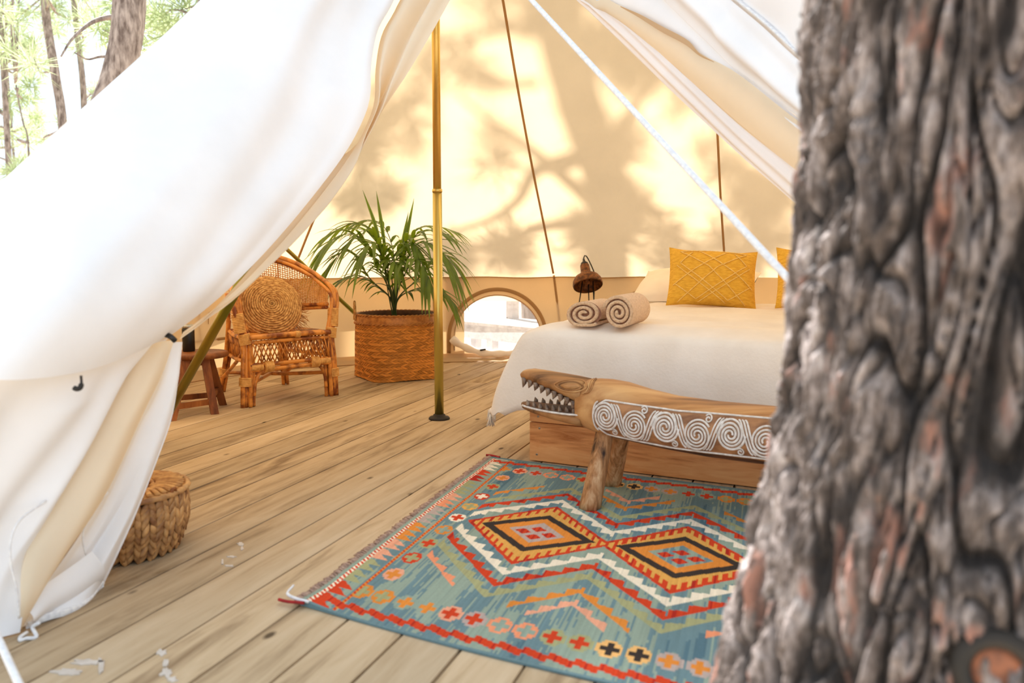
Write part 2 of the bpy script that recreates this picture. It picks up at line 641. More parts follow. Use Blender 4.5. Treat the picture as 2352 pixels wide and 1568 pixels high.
def prof(az):
    ks = sorted(KEYS)
    az = max(ks[0], min(ks[-1], az))
    for a, b in zip(ks, ks[1:]):
        if a <= az <= b:
            t = (az - a) / (b - a)
            return [[p * (1 - t) + q * t for p, q in zip(KEYS[a][i], KEYS[b][i])] for i in (0, 1)]


def curve_rz(az, n=18):
    r, z = prof(az)
    pts = [Vector((a, 0, b)) for a, b in zip(r, z)]
    return smooth_path(pts, n)


def roof_z(p):
    """height of the roof above the point p, outline radius there"""
    qx = min(max(p.x, TC.x), TC2X)
    dx, dy = p.x - qx, p.y - TC.y
    r = math.hypot(dx, dy)
    az = math.degrees(math.atan2(dx, dy))
    az = -abs(az)
    rr, zz = prof(az)
    for i in range(4):
        if rr[i] <= r <= rr[i + 1]:
            t = (r - rr[i]) / (rr[i + 1] - rr[i])
            # smooth-ish: linear between keys
            return zz[i] * (1 - t) + zz[i + 1] * t, rr[3]
    return -1, rr[3]


def hit(x, y, inset=0.012):
    """where the sight line through a pixel meets the tent's inner face"""
    d = 3.6
    while d < 10:
        p = P(x, y, d)
        z, rw = roof_z(p)
        qx = min(max(p.x, TC.x), TC2X)
        r = math.hypot(p.x - qx, p.y - TC.y)
        if (p.z > 0.66 and p.z >= z) or (p.z <= 0.66 and r >= rw):
            return P(x, y, d - inset)
        d += 0.01
    return P(x, y, d)


tent = thing('bell_tent', 'cream canvas bell tent with its door flaps tied open', 'tent', (0.5, 4.5, 0))
APEX = Vector((TC.x, TC.y, 3.4))


def depth_pts(pts):
    return [P(*p) for p in pts]


# front-left roof edge (ridge seen against the trees) and door edges
A = [APEX] + depth_pts([(700, -235, 3.45), (460, 0, 3.0), (345, 108, 2.8), (230, 212, 2.6), (110, 318, 2.4), (0, 420, 2.2), (-160, 570, 2.0), (-330, 725, 1.85)])
E1 = [APEX] + depth_pts([(950, -120, 3.75), (905, 0, 3.55), (868, 70, 3.45), (853, 150, 3.33), (851, 215, 3.25), (838, 265, 3.2), (800, 340, 3.1), (735, 430, 2.95), (640, 545, 2.78), (545, 645, 2.6), (470, 712, 2.52), (395, 768, 2.45)])
E2 = [APEX] + depth_pts([(1075, -70, 3.75), (1037, -5, 3.62), (990, 78, 3.5), (935, 170, 3.4), (880, 252, 3.32), (838, 326, 3.22), (760, 425, 3.08), (700, 492, 2.98), (600, 612, 2.78), (546, 670, 2.68), (470, 738, 2.56), (412, 780, 2.5)])

# the left, back and right of the roof
NR = 22
rows = [smooth_path(A, NR)]
for az in range(-140, 1, 7):
    rows.append([TC + Vector((p.x * math.sin(math.radians(az)), p.x * math.cos(math.radians(az)), p.z)) for p in curve_rz(az, NR)])
for i in range(1, 13):
    qx = TC.x + (TC2X - TC.x) * i / 12
    rows.append([Vector((qx, TC.y + p.x, p.z)) for p in curve_rz(0, NR)])
for az in range(7, 141, 7):
    rows.append([Vector((TC2X, TC.y, 0)) + Vector((p.x * math.sin(math.radians(az)), p.x * math.cos(math.radians(az)), p.z)) for p in curve_rz(-az, NR)])
mb = MB().grid(rows)
roof = mb.build('roof_canvas', M['canvas'], tent)
NROW_RIGHT = rows[-1]


def coons(c0, c1, top, bot, nu, nv, disp=None):
    """a cloth patch between two side curves (v) and a top and bottom curve (u)"""
    c0 = smooth_path(c0, nv)
    c1 = smooth_path(c1, nv)
    top = smooth_path(top, nu) if top else [c0[0].lerp(c1[0], i / (nu - 1)) for i in range(nu)]
    bot = smooth_path(bot, nu) if bot else [c0[-1].lerp(c1[-1], i / (nu - 1)) for i in range(nu)]
    g = []
    for j in range(nv):
        v = j / (nv - 1)
        r_ = []
        for i in range(nu):
            u = i / (nu - 1)
            p = c0[j] * (1 - u) + c1[j] * u + top[i] * (1 - v) + bot[i] * v
            p -= (top[0] * ((1 - u) * (1 - v)) + top[-1] * (u * (1 - v)) + bot[0] * ((1 - u) * v) + bot[-1] * (u * v))
            r_.append(p)
        g.append(r_)
    if disp:
        j_, i_ = nv * 2 // 3, nu // 2
        flip = -1 if (g[j_][i_ + 1] - g[j_][i_ - 1]).cross(g[j_ + 1][i_] - g[j_ - 1][i_]).y > 0 else 1    # towards the front
        out = []
        for j in range(nv):
            r_ = []
            for i in range(nu):
                du = g[j][min(i + 1, nu - 1)] - g[j][max(i - 1, 0)]
                dv = g[min(j + 1, nv - 1)][i] - g[max(j - 1, 0)][i]
                n = du.cross(dv)
                n = n.normalized() * flip if n.length > 1e-9 else Vector((0, 0, 1))
                r_.append(g[j][i] + n * disp(i / (nu - 1), j / (nv - 1)))
            out.append(r_)
        g = out
    return g


def cloth(name, c0, c1, top=None, bot=None, nu=40, nv=60, disp=None, mat='canvas', **props):
    g = coons(c0, c1, top, bot, nu, nv, disp)
    o = MB().grid(g).build(name, M[mat], tent, **props)
    return o, g


def edge_fade(u, k=0.08):
    return min(1, u / k, (1 - u) / k)


hem = depth_pts([(-330, 725, 1.85), (-150, 835, 1.80), (0, 872, 1.84), (180, 855, 2.05), (300, 815, 2.25), (395, 768, 2.45)])


def disp_left(u, v):
    e = edge_fade(u) * min(1, v * 3) * min(1, (1 - v) * 10)
    f = 0.010 * math.sin(u * 13 + v * 3.0) * math.sin(math.pi * min(1, v * 1.1)) + 0.005 * math.sin(u * 24 - v * 6)
    f -= 0.05 * math.sin(math.pi * u) * math.sin(math.pi * v)
    return f * e


_o, PANEL = cloth('roof_canvas', A, E1, [APEX, APEX], hem, 70, 80, disp_left, 'canvas_outer', label='sunlit white roof panel left of the open door')


def disp_lining(u, v):
    e = edge_fade(u, 0.15) * min(1, v * 4) * min(1, (1 - v) * 5)
    return e * (0.035 * math.sin(u * 9.2 + 0.4) + 0.012 * math.sin(u * 17 + v * 5))


E1b = [p + Vector((0.005, 0.07, 0.0)) for p in E1]
cloth('door_lining', E1b, E2, [APEX, APEX], None, 40, 90, disp_lining, 'canvas_cream', label='cream inner door flap folded along the left edge')


# right-hand door flap: lines read from lower left to upper right
def dr(x, k=0.0):
    return max(1.75, 3.62 - (x - 1325) * 0.00185) + k


def rl(pts, k=0.0):
    return [APEX] + [P(x, y, dr(x, k)) for x, y in pts]


la = rl([(1240, -82), (1325, 0), (1450, 120), (1560, 226), (1700, 356), (1812, 454), (2000, 622), (2150, 760)])
lb = rl([(1290, -82), (1370, 0), (1440, 55), (1500, 108), (1610, 207), (1700, 288), (1815, 380), (2000, 528), (2150, 650)], -0.02)
lc = rl([(1312, -70), (1390, -6), (1440, 20), (1520, 60), (1580, 92), (1607, 122), (1690, 166), (1815, 264), (2000, 402), (2150, 520)], -0.05)
ld = rl([(1450, -84), (1530, 0), (1620, 90), (1700, 168), (1760, 212), (1815, 256), (2000, 394), (2150, 505)], -0.02)
le = rl([(1600, -76), (1685, 0), (1760, 62), (1845, 140), (2000, 265), (2150, 380)], -0.06)
lf = rl([(1900, -130), (2050, 0), (2250, 150), (2450, 300), (2600, 420)], -0.08)
cloth('door_lining', la, lb, [APEX, APEX], None, 24, 60, lambda u, v: 0.012 * math.sin(u * 3.14) * edge_fade(u, .1) + 0.005 * math.sin(u * 14 + v * 14) * edge_fade(u), 'canvas_flap', label='pale inner door flap along the right edge')
lb2 = [p + Vector((0, 0.045, 0.0)) for p in lb]
cloth('door_lining', lb2, lc, [APEX, APEX], None, 24, 60, lambda u, v: 0.022 * math.sin(u * math.pi) * min(1, v * 3), 'canvas_cream', label='cream rolled canvas fold above the right door edge')
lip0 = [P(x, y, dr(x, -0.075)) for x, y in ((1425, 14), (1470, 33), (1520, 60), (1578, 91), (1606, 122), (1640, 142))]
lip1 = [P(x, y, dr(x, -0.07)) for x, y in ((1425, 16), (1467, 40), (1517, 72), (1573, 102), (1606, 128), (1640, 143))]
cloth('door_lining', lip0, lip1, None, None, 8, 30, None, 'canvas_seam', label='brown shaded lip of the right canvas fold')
lc2 = [p + Vector((0.0, 0.04, -0.02)) for p in lc]
cloth('roof_canvas', lc2, ld, [APEX, APEX], None, 16, 60, lambda u, v: 0.02 * math.sin(u * math.pi), 'canvas_outer')
cloth('roof_canvas', ld, le, [APEX, APEX], None, 30, 60, lambda u, v: (0.05 * math.sin(u * math.pi) + 0.012 * math.sin(u * 11 + v * 4)) * min(1, v * 3), 'canvas_outer', label='shaded white roof panel right of the open door')
le2 = [p + Vector((0.0, 0.03, -0.01)) for p in le]
cloth('roof_canvas', le2, lf, [APEX, APEX], None, 30, 60, lambda u, v: 0.03 * math.sin(u * math.pi) * min(1, v * 3), 'canvas_outer')
# the far right joins the front panel round the corner, and its wall
cloth('roof_canvas', lf, NROW_RIGHT, [APEX, NROW_RIGHT[0]], None, 14, 40, None, 'canvas')

# raised white strip along the right front seam
strip = smooth_path([p + Vector((0, -0.012, 0.006)) for p in le], 60)
MB().tube(strip[6:], 0.014, 8, flat=0.4).build('white_strip', M['rope'], tent, label='bright white strip on the right roof panel')

# walls: left and back, with arched windows in the straight back wall
WALLZ = 0.66


def wall_pt(az, z):
    r = prof(az)[0][3] - 0.01
    w = 0.012 * math.sin(az * 0.55) * (1 - z / WALLZ)
    return TC + Vector(((r + w) * math.sin(math.radians(az)), (r + w) * math.cos(math.radians(az)), z))


zs = [WALLZ * i / 8 for i in range(9)]
rows = []
for az in range(-150, 1, 5):
    rows.append([wall_pt(az, z) for z in zs])
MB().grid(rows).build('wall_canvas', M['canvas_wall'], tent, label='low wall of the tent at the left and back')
YW = TC.y + 2.44


def arch(cx, hw, z0, zt, n=36):
    """closed outline of an arched opening, anticlockwise from the lower left"""
    pts = []
    zside = z0 + (zt - z0) * 0.22
    for i in range(4):
        pts.append(Vector((cx - hw, 0, z0 + (zside - z0) * i / 4)))
    for i in range(n + 1):
        a = math.pi * (1 - i / n)
        pts.append(Vector((cx + hw * math.cos(a), 0, zside + (zt - zside) * math.sin(a))))
    for i in range(3, -1, -1):
        pts.append(Vector((cx + hw, 0, z0 + (zside - z0) * i / 4)))
    for i in range(1, 12):
        pts.append(Vector((cx + hw - 2 * hw * i / 12, 0, z0)))
    return pts


def back_wall_cell(x0, x1, win):
    mb = MB()
    if win is None:
        n = max(2, int((x1 - x0) / 0.08))
        mb.grid([[Vector((x0 + (x1 - x0) * i / n, YW, z)) for z in zs] for i in range(n + 1)])
        return mb
    cx, hw, z0, zt = win
    inner = arch(cx, hw, z0, zt)
    c = Vector((cx, 0, (z0 + zt) / 2))
    outer = []
    for p in inner:
        d = p - c
        k = 1e9
        if d.x > 1e-9:
            k = min(k, (x1 - c.x) / d.x)
        if d.x < -1e-9:
            k = min(k, (x0 - c.x) / d.x)
        if d.z > 1e-9:
            k = min(k, (WALLZ - c.z) / d.z)
        if d.z < -1e-9:
            k = min(k, (0.0 - c.z) / d.z)
        outer.append(c + d * k)
    for i in range(len(inner)):
        pass
    rings = [[p + Vector((0, YW, 0)) for p in inner], [(p.lerp(q, 0.5)) + Vector((0, YW, 0)) for p, q in zip(inner, outer)], [q + Vector((0, YW, 0)) for q in outer]]
    mb.loft(rings, caps=False)
    for (px_, pz_) in ((x0, WALLZ), (x1, WALLZ), (x0, 0), (x1, 0)):
        # close the small corner gaps
        near = sorted(outer, key=lambda q: (q.x - px_) ** 2 + (q.z - pz_) ** 2)
        a = min([q for q in outer if abs(q.x - px_) < 1e-6], key=lambda q: abs(q.z - pz_), default=None)
        b = min([q for q in outer if abs(q.z - pz_) < 1e-6], key=lambda q: abs(q.x - px_), default=None)
        if a is not None and b is not None:
            mb.add([Vector((a.x, YW, a.z)), Vector((px_, YW, pz_)), Vector((b.x, YW, b.z))], [(0, 1, 2)])
    return mb


W1 = (-0.115, 0.345, 0.075, 0.515)
W2 = (1.13, 0.345, 0.075, 0.515)
mb = back_wall_cell(TC.x - 0.15, 0.40, W1)
x_break = [0.40, 0.70]
wall2 = back_wall_cell(0.40, 0.70, None)
wall3 = back_wall_cell(0.70, 1.62, W2)
mb.add(wall2.v, wall2.f).add(wall3.v, wall3.f)
# right-hand end
rr_ = []
for az in range(0, 141, 7):
    r = prof(-az)[0][3] - 0.01
    rr_.append([Vector((TC2X + r * math.sin(math.radians(az)), TC.y + r * math.cos(math.radians(az)), z)) for z in zs])
mb.grid(rr_)
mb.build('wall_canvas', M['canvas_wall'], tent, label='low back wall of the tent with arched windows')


def band(path, w, off=0.006, n=None):
    """flat tape following a path on a plane facing the viewer"""
    return MB().tube(path, w, 6, flat=0.25, up=(0, 1, 0))


for (cx, hw, z0, zt), lab in ((W1, 'arched clear window beside the palm'), (W2, 'arched window behind the bed')):
    fr = MB()
    ol = [p + Vector((0, YW - 0.012, 0)) for p in arch(cx, hw + 0.045, z0 - 0.02, zt + 0.05)]
    upper = ol[:45]
    fr.tube(upper, 0.017, 6, flat=0.3, up=(0, 1, 0))
    w = fr.build('window', M['tape'], tent, label=lab)
    pane_pts = [p + Vector((0, YW + 0.004, 0)) for p in arch(cx, hw + 0.01, z0 - 0.005, zt + 0.01)]
    pm = MB()
    pm.add(pane_pts, [tuple(range(len(pane_pts)))])
    pm.build('pane', M['pane'], w, smooth=False)
    hm = MB()
    hm.tube([p + Vector((0, YW - 0.006, 0)) for p in arch(cx, hw + 0.004, z0, zt + 0.004)][:45], 0.006, 6, flat=0.4, up=(0, 1, 0))
    hm.build('hem_stitching', M['canvas_seam'], w)
    rl_ = MB()
    path = [Vector((cx - hw - 0.02, YW - 0.04, z0 + 0.10)), Vector((cx - hw + 0.03, YW - 0.05, z0 + 0.06)), Vector((cx - hw * 0.62, YW - 0.055, z0 + 0.015)), Vector((cx - hw * 0.35, YW - 0.055, z0 - 0.008)), Vector((cx, YW - 0.055, z0 - 0.015)), Vector((cx + hw, YW - 0.05, z0 - 0.01))]
    sp = smooth_path(path, 30)
    rl_.tube(sp, [0.030 + 0.006 * math.sin(i * 1.3) for i in range(30)], 10)
    rl_.build('rolled_cover', M['canvas_flap'], w)
    tg = MB()
    tg.tube([Vector((cx - hw * 0.40, YW - 0.092, z0 + 0.012)), Vector((cx - hw * 0.40 + 0.045, YW - 0.092, z0 + 0.02))], 0.007, 8)
    tg.build('toggle', M['black'], w)

# seam ring at the eave (inside) and the radial seams
ring = [wall_pt(az, WALLZ) * 1.0 for az in range(-140, 0, 5)]
ring = [TC + (p - TC) * 0.995 for p in ring]
for q in ring:
    q.z = WALLZ
ring += [Vector((TC.x + (TC2X - TC.x) * i / 20, YW - 0.012, WALLZ + 0.004 * math.sin(i))) for i in range(21)]
MB().tube(ring, 0.010, 6, flat=0.4).build('eave_seam', M['tape'], tent)
for pts in ([(1140, -80), (1155, 0), (1180, 150), (1203, 280), (1226, 402), (1250, 520), (1271, 628)], [(1004, -60), (1003, 60), (1001, 250), (1000, 400), (999, 500), (997, 628)],
            [(1640, 180), (1648, 310), (1655, 450), (1662, 560), (1667, 628)], [(800, 330), (741, 458), (711, 528), (680, 606)], [(480, 480), (430, 560), (392, 640)]):
    hp = [hit(*p) for p in pts]
    MB().tube(smooth_path(hp, 30), 0.0095, 6, flat=0.35, up=(0, 1, 0)).build('roof_seam', M['tape'], tent)
for pts in ([(1272, 632), (1277, 672), (1284, 730), (1290, 800)], [(997, 632), (997, 740), (998, 815)], [(1667, 632), (1670, 680), (1675, 760)]):
    hp = [hit(*p) for p in pts]
    MB().tube(smooth_path(hp, 14), 0.010, 6, flat=0.35, up=(0, 1, 0)).build('wall_seam', M['tape'], tent)
# stitched pocket on the left wall
for pts in ([(442, 786), (480, 781), (530, 775)], [(456, 700), (455, 740), (459, 783)], [(478, 716), (476, 744)]):
    hp = [hit(x, y) for x, y in pts]
    MB().tube(smooth_path(hp, 10), 0.011, 6, flat=0.3, up=(0, 1, 0)).build('wall_seam', M['tape'], tent)
# ground cloth along the foot of the wall, loosely folded on the deck
sod = []
zpath = [TC + (wall_pt(az, 0) - TC) for az in range(-140, 1, 4)] + [Vector((TC.x + 2.0 * i / 24, YW, 0)) for i in range(1, 25)]
inner = []
for i, p in enumerate(zpath):
    c = Vector((min(max(p.x, TC.x), TC2X), TC.y, 0))
    d = (c - p).normalized()
    wv = 0.5 + 0.5 * noise.noise(Vector((i * 0.31, 2.0, 0)))
    inner.append([p + d * 0.0 + Vector((0, 0, 0.05)), p + d * 0.03 + Vector((0, 0, 0.02)), p + d * (0.07 + 0.05 * wv) + Vector((0, 0, 0.012 + 0.02 * wv)), p + d * (0.11 + 0.09 * wv) + Vector((0, 0, 0.005))])
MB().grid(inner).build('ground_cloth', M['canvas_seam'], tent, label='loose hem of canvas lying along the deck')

# ---- tied-back door curtain and front wall, lower left
gl = lambda x, y: G(x, y, 0.004)
w1_left = [P(-330, 740, 1.92), P(-330, 1150, 1.92), gl(-330, 1500)]
w1_right = depth_pts([(388, 775, 2.49), (300, 880, 2.36), (190, 1040, 2.24), (100, 1210, 2.14), (56, 1340, 2.07)]) + [gl(46, 1452)]
w1_top = [P(-330, 740, 1.92), P(-150, 835, 1.90), P(0, 862, 1.94), P(180, 846, 2.12), P(300, 806, 2.32), P(388, 775, 2.49)]
w1_bot = [gl(-330, 1500), gl(-140, 1490), gl(-20, 1468), gl(46, 1452)]


def disp_w1(u, v):
    e = min(1, (1 - v) * 12)
    return (0.02 * math.sin(u * 12 - v * 4) + 0.03 * math.sin(math.pi * v) * (u > 0) + 0.012 * math.sin(u * 23 + v * 3)) * e * min(1, v * 6)


cloth('door_curtain', w1_left, w1_right, w1_top, w1_bot, 60, 60, disp_w1, 'canvas_outer', label='white lower canvas panel hanging under the roof hem')
w2_left = depth_pts([(332, 800, 2.42), (262, 900, 2.33), (180, 1020, 2.24), (105, 1160, 2.13), (52, 1290, 2.05), (46, 1380, 2.02)]) + [gl(48, 1446)]
w2_right = depth_pts([(400, 782, 2.46), (372, 860, 2.42), (322, 965, 2.36), (243, 1135, 2.25), (140, 1290, 2.14), (80, 1380, 2.07)]) + [gl(52, 1440)]
cloth('door_curtain', w2_left, w2_right, None, None, 30, 70, lambda u, v: (0.055 * math.sin(math.pi * u) + 0.006 * math.sin(u * 9 + 0.8)) * math.sin(math.pi * min(1, 0.12 + v * 0.88)), 'canvas_cream', label='cream gathered curtain fold running down from the tie')
w3_left = depth_pts([(388, 785, 2.50), (350, 900, 2.46), (305, 985, 2.42), (225, 1160, 2.33), (120, 1320, 2.2), (72, 1390, 2.12)]) + [gl(50, 1440)]
w3_right = depth_pts([(419, 785, 2.53), (410, 870, 2.52), (394, 962, 2.50), (360, 1060, 2.46), (316, 1172, 2.42), (276, 1262, 2.37)]) + [P(240, 1338, 2.33)]
w3_bot = [gl(50, 1440), P(110, 1416, 2.13), P(170, 1388, 2.22), P(240, 1338, 2.33)]


def disp_w3(u, v):
    f = 0.03 * math.sin(math.pi * u) - 0.04 * max(0, 1 - abs(u - 0.45) / 0.2) * max(0, min(1, (v - 0.45) * 3)) * max(0, min(1, (0.95 - v) * 5))
    return (f + 0.004 * math.sin(u * 9 + v * 3)) * edge_fade(u, .1) * min(1, v * 8)


o3, g3 = cloth('door_curtain', w3_left, w3_right, None, w3_bot, 46, 90, disp_w3, 'canvas_outer', label='pale outer door flap with a zip along its hem')
# the wall goes on round the corner, out of view
wl = [wall_pt(-140, WALLZ), wall_pt(-140, 0.33), wall_pt(-140, 0.0)]
cloth('wall_canvas', [P(-330, 740, 1.92) + Vector((0, 0.01, 0)), P(-330, 1150, 1.92) + Vector((0, 0.01, 0)), gl(-330, 1500)], wl, None, None, 20, 20, None, 'canvas_outer')
# zip tape and teeth along the bottom edge of the outer flap
edge = [p + Vector((0, -0.008, 0.004)) for p in g3[-1][3:]]
MB().tube(smooth_path(edge, 40), 0.006, 6).build('zip_tape', M['rope'], tent)
mbz = MB()
for p in smooth_path(edge, 90):
    mbz.box(p + Vector((0.002, -0.006, -0.006)), 0.0035, 0.006, 0.008)
mbz.build('zip_teeth', M['rope'], tent, smooth=False, kind='stuff')
# inner zip edge on the flap, a bowed line
inn = [P(248, 1130, 2.29), P(205, 1180, 2.25), P(190, 1235, 2.23), P(205, 1290, 2.25), P(236, 1330, 2.3)]
MB().tube(smooth_path(inn, 30), 0.0028, 6).build('zip_tape', M['rope'], tent)
inn = [P(105, 1150, 2.08), P(45, 1195, 2.0), P(24, 1245, 1.97), P(26, 1300, 1.97), P(38, 1350, 1.98), P(44, 1420, 1.99)]
MB().tube(smooth_path(inn, 30), 0.0028, 6).build('zip_tape', M['rope'], tent)
# folded toe of the flap beside the zip
toe_l = [P(212, 1265, 2.24), P(150, 1310, 2.17), P(92, 1352, 2.09), P(62, 1398, 2.05)]
toe_r = [P(236, 1334, 2.31), P(180, 1378, 2.22), P(110, 1412, 2.13), gl(58, 1440)]
cloth('door_curtain', toe_l, toe_r, None, None, 14, 30, lambda u, v: 0.02 * math.sin(math.pi * u), 'canvas_outer', label='turned-up white toe of the door flap on the deck')
# toggle holding the curtain, small hook under the hem, loose tie on the deck
MB().tube(smooth_path([P(380, 768, 2.40), P(392, 773, 2.39), P(402, 782, 2.40)], 8), 0.008, 8).build('toggle', M['black'], tent, label='black toggle pinning the curtain')
MB().tube(smooth_path([P(186, 862, 2.0), P(187, 880, 2.0), P(184, 890, 1.995), P(176, 893, 1.99), P(170, 890, 1.99)], 14), [0.003] * 6 + [0.006] * 8, 8).build('hook', M['rubber'], tent, label='small black hook under the roof hem')
MB().tube(smooth_path([gl(62, 1452), gl(48, 1462), gl(46, 1470), gl(60, 1466), gl(84, 1462), G(75, 1440, 0.02), P(90, 1430, 2.02)], 40), 0.0045, 6).build('loose_tie', M['rope'], tent)

# ------------------------------------------------------------------ poles and ropes
pole = thing('tent_pole', 'gold metal centre pole standing on a dark round foot', 'tent pole', (TC.x, TC.y, 0))
pb = G(1009, 962)
j = P(1010.5, 516, pb.y * _c + (0.9) * _s * 0.35)
top = Vector((TC.x + 0.005, TC.y, 3.36))
jz = 1.19
jp = pb.lerp(top, jz / 3.36)
MB().lathe([(0.024, 0.01), (0.024, jz)], 24, c=(pb.x, pb.y, 0)).build('lower_tube', M['brass'], pole)
MB().lathe([(0.021, jz - 0.02), (0.021, 3.36)], 24, c=(pb.x, pb.y, 0)).build('upper_tube', M['brass'], pole)
MB().lathe([(0.0255, jz - 0.012), (0.0262, jz - 0.004), (0.0255, jz + 0.004)], 24, c=(pb.x, pb.y, 0)).build('collar', M['brass'], pole)
MB().lathe([(0.055, 0.0), (0.056, 0.006), (0.050, 0.013), (0.033, 0.016), (0.03, 0.026), (0.025, 0.028)], 32, c=(pb.x, pb.y, 0)).build('foot', M['rubber'], pole)

ap = MB()
a0, a1 = Vector((-1.66, 3.93, 0.0)), P(540, 672, 3.72)
dirn = (a1 - a0)
ap.tube([a0, a0 + dirn * 1.75], 0.021, 16)
tag(ap.build('door_pole', M['brass_dull']), 'olive gold pole slanting up behind the tied door curtain', 'tent pole')
b0, b1 = G(926, 821) + Vector((0, -0.05, 0.0)), P(612, 528, 6.0)
tag(MB().tube([b0, b0 + (b1 - b0) * 1.12], 0.0145, 12).build('leaning_pole', M['brass_dull']), 'thin gold pole leaning behind the rattan chair and basket', 'tent pole')

r0, r1 = P(1130, -98, 3.3), P(1815, 645, 1.85)
dd = (r1 - r0)
kk = (-0.4 - r0.z) / dd.z
tag(MB().tube([r0 + dd * (kk * i / 20) for i in range(21)], 0.0085, 10).build('guy_rope', M['rope']), 'taut white guy rope crossing in front of the open tent', 'rope')
q0, q1 = P(-60, 1345, 1.86), P(48, 1580, 1.62)
dd = q1 - q0
kk = (-0.4 - q0.z) / dd.z
tag(MB().tube([q0 + dd * (kk * i / 10) for i in range(11)], 0.0075, 10).build('guy_rope', M['rope']), 'short white guy rope at the bottom of the left curtain', 'rope')

# ------------------------------------------------------------------ bed
BO = Vector((0.074, 3.611, 0))
BE1 = Vector((0.893, -0.451, 0)).normalized()
BE2 = Vector((0.451, 0.893, 0)).normalized()
BROT = Matrix((BE1, BE2, Vector((0, 0, 1)))).transposed()
BED_W, BED_L, BED_T = 1.55, 1.95, 0.58


def B(a, b, z):
    return BO + BE1 * a + BE2 * b + Vector((0, 0, z))


bed = thing('bed', 'low double bed on a pine box base under a cream blanket', 'bed', B(BED_W / 2, BED_L / 2, 0))


def local_box(name, c, sx, sy, sz, mat, parent, m=BROT, bev=0.004, **props):
    o = MB().box((0, 0, 0), sx, sy, sz, bev=bev).build(name, M[mat], None, **props)
    sharp(o)
    o.rotation_euler = m.to_euler()
    o.location = c
    o.parent = parent
    o.matrix_parent_inverse = world_of(parent).inverted()
    return o


for z0, h in ((0.004, 0.163), (0.170, 0.125)):
    local_box('front_board', B(BED_W / 2, 0.012, z0 + h / 2), BED_W, 0.024, h, 'bed_wood', bed)
    local_box('side_board', B(0.012, BED_L / 2 + 0.02, z0 + h / 2), 0.024, BED_L - 0.05, h, 'bed_wood', bed)
    local_box('side_board', B(BED_W - 0.012, BED_L / 2 + 0.02, z0 + h / 2), 0.024, BED_L - 0.05, h, 'bed_wood', bed)
for (px_, py_) in ((1235, 909), (1236, 956), (1239, 983), (1233, 1043)):
    # screw heads on the front boards: where the sight line meets the board's plane
    r_ = ray(px_, py_)
    n_ = BE2
    d_ = (BO - Vector((0, 0, CAMH))).dot(n_) / r_.dot(n_)
    p_ = Vector((0, 0, CAMH)) + r_ * d_
    mm = Matrix((BE1, Vector((0, 0, 1)), -BE2)).transposed()
    MB().lathe([(0.0045, 0.0), (0.0045, 0.0015), (0.002, 0.001)], 12, mm, p_).build('screw', M['screw'], bed)
mt = local_box('mattress', B(BED_W / 2, BED_L / 2, 0.43), BED_W - 0.06, BED_L - 0.04, 0.26, 'sheet', bed, bev=0.04)

LH, FH = 0.46, 0.31


def bl_pt(p, q):
    """p: distance in from the left edge (negative = hanging), q: the same from the front edge"""
    def hang(t, flare):
        if t >= 0.14:
            return t, 0.0
        if t >= 0:
            k = 1 - t / 0.14
            return t - 0.02 * k * k, 0.035 * k * k
        s_ = -t
        return -0.02 - flare * (1 - math.exp(-s_ * 5)), 0.035 + s_ * (0.86 + 0.14 * min(1, s_ * 4))
    a, dl = hang(p, 0.15)
    b, df = hang(q, 0.06)
    w = 0.006 * math.sin(q * 24 + 2.2 * noise.noise(Vector((p * 3, q * 2, 1)))) * max(0, min(1, (q - 0.1) * 4)) * max(0, min(1, (p + .1) * 6))
    w += 0.012 * noise.noise(Vector((p * 3.1, q * 6.0, 3.0)))
    drop = max(dl, df) + 0.28 * min(dl, df)
    drop = min(drop, 0.375 + 0.02 * noise.noise(Vector((p * 8, q * 8, 0))))
    if p < 0:
        a += 0.014 * math.sin(q * 13 + 1) * min(1, -p * 4)
    if q < 0:
        b += 0.008 * math.sin(p * 10) * min(1, -q * 4)
    return B(a, b, BED_T - drop + w)


rows = []
NP, NQ = 90, 80
for j in range(NQ + 1):
    q = -FH + (FH + 1.62) * j / NQ
    rows.append([bl_pt(-LH + (LH + BED_W + 0.05) * i / NP, q) for i in range(NP + 1)])
bl = MB().grid(rows).build('blanket', M['blanket'])
md = bl.modifiers.new('thickness', 'SOLIDIFY')
md.thickness = 0.006
md.offset = 1
tag(bl, 'cream woven blanket with a fringed corner draped over the bed', 'blanket')
mb = MB()
rr = random.Random(3)
for i in range(0, 60):
    t = i / 59
    p = bl_pt(-LH, -FH + 0.55 * t + 0.02)
    if t < 0.42:
        L = 0.03 + 0.012 * rr.random()
        mb.tube([p + Vector((0, 0, 0.004)), p + Vector((0.006 * rr.uniform(-1, 1), 0.006 * rr.uniform(-1, 1), -L * 0.6)), p + Vector((0.014 * rr.uniform(-1, 1), 0.01 * rr.uniform(-1, 1), -L))], [0.0022, 0.002, 0.001], 5)
for i in range(0, 26):
    t = i / 25
    p = bl_pt(-LH + 0.22 * t, -FH)
    L = 0.022 + 0.014 * rr.random()
    mb.tube([p + Vector((0, 0, 0.004)), p + Vector((0.006 * rr.uniform(-1, 1), 0.004, -L))], [0.0022, 0.001], 5)
pc = bl_pt(-LH, -FH)
for i in range(14):
    mb.tube([pc + Vector((0, 0, 0.005)), pc + Vector((0.012 * rr.uniform(-1, 1), 0.01 * rr.uniform(-1, 1), -0.03)), pc + Vector((0.02 * rr.uniform(-1, 1), 0.014 * rr.uniform(-1, 1), -0.055))], [0.004, 0.003, 0.001], 5)
mb.build('fringe', M['fringe'], bl, kind='stuff')
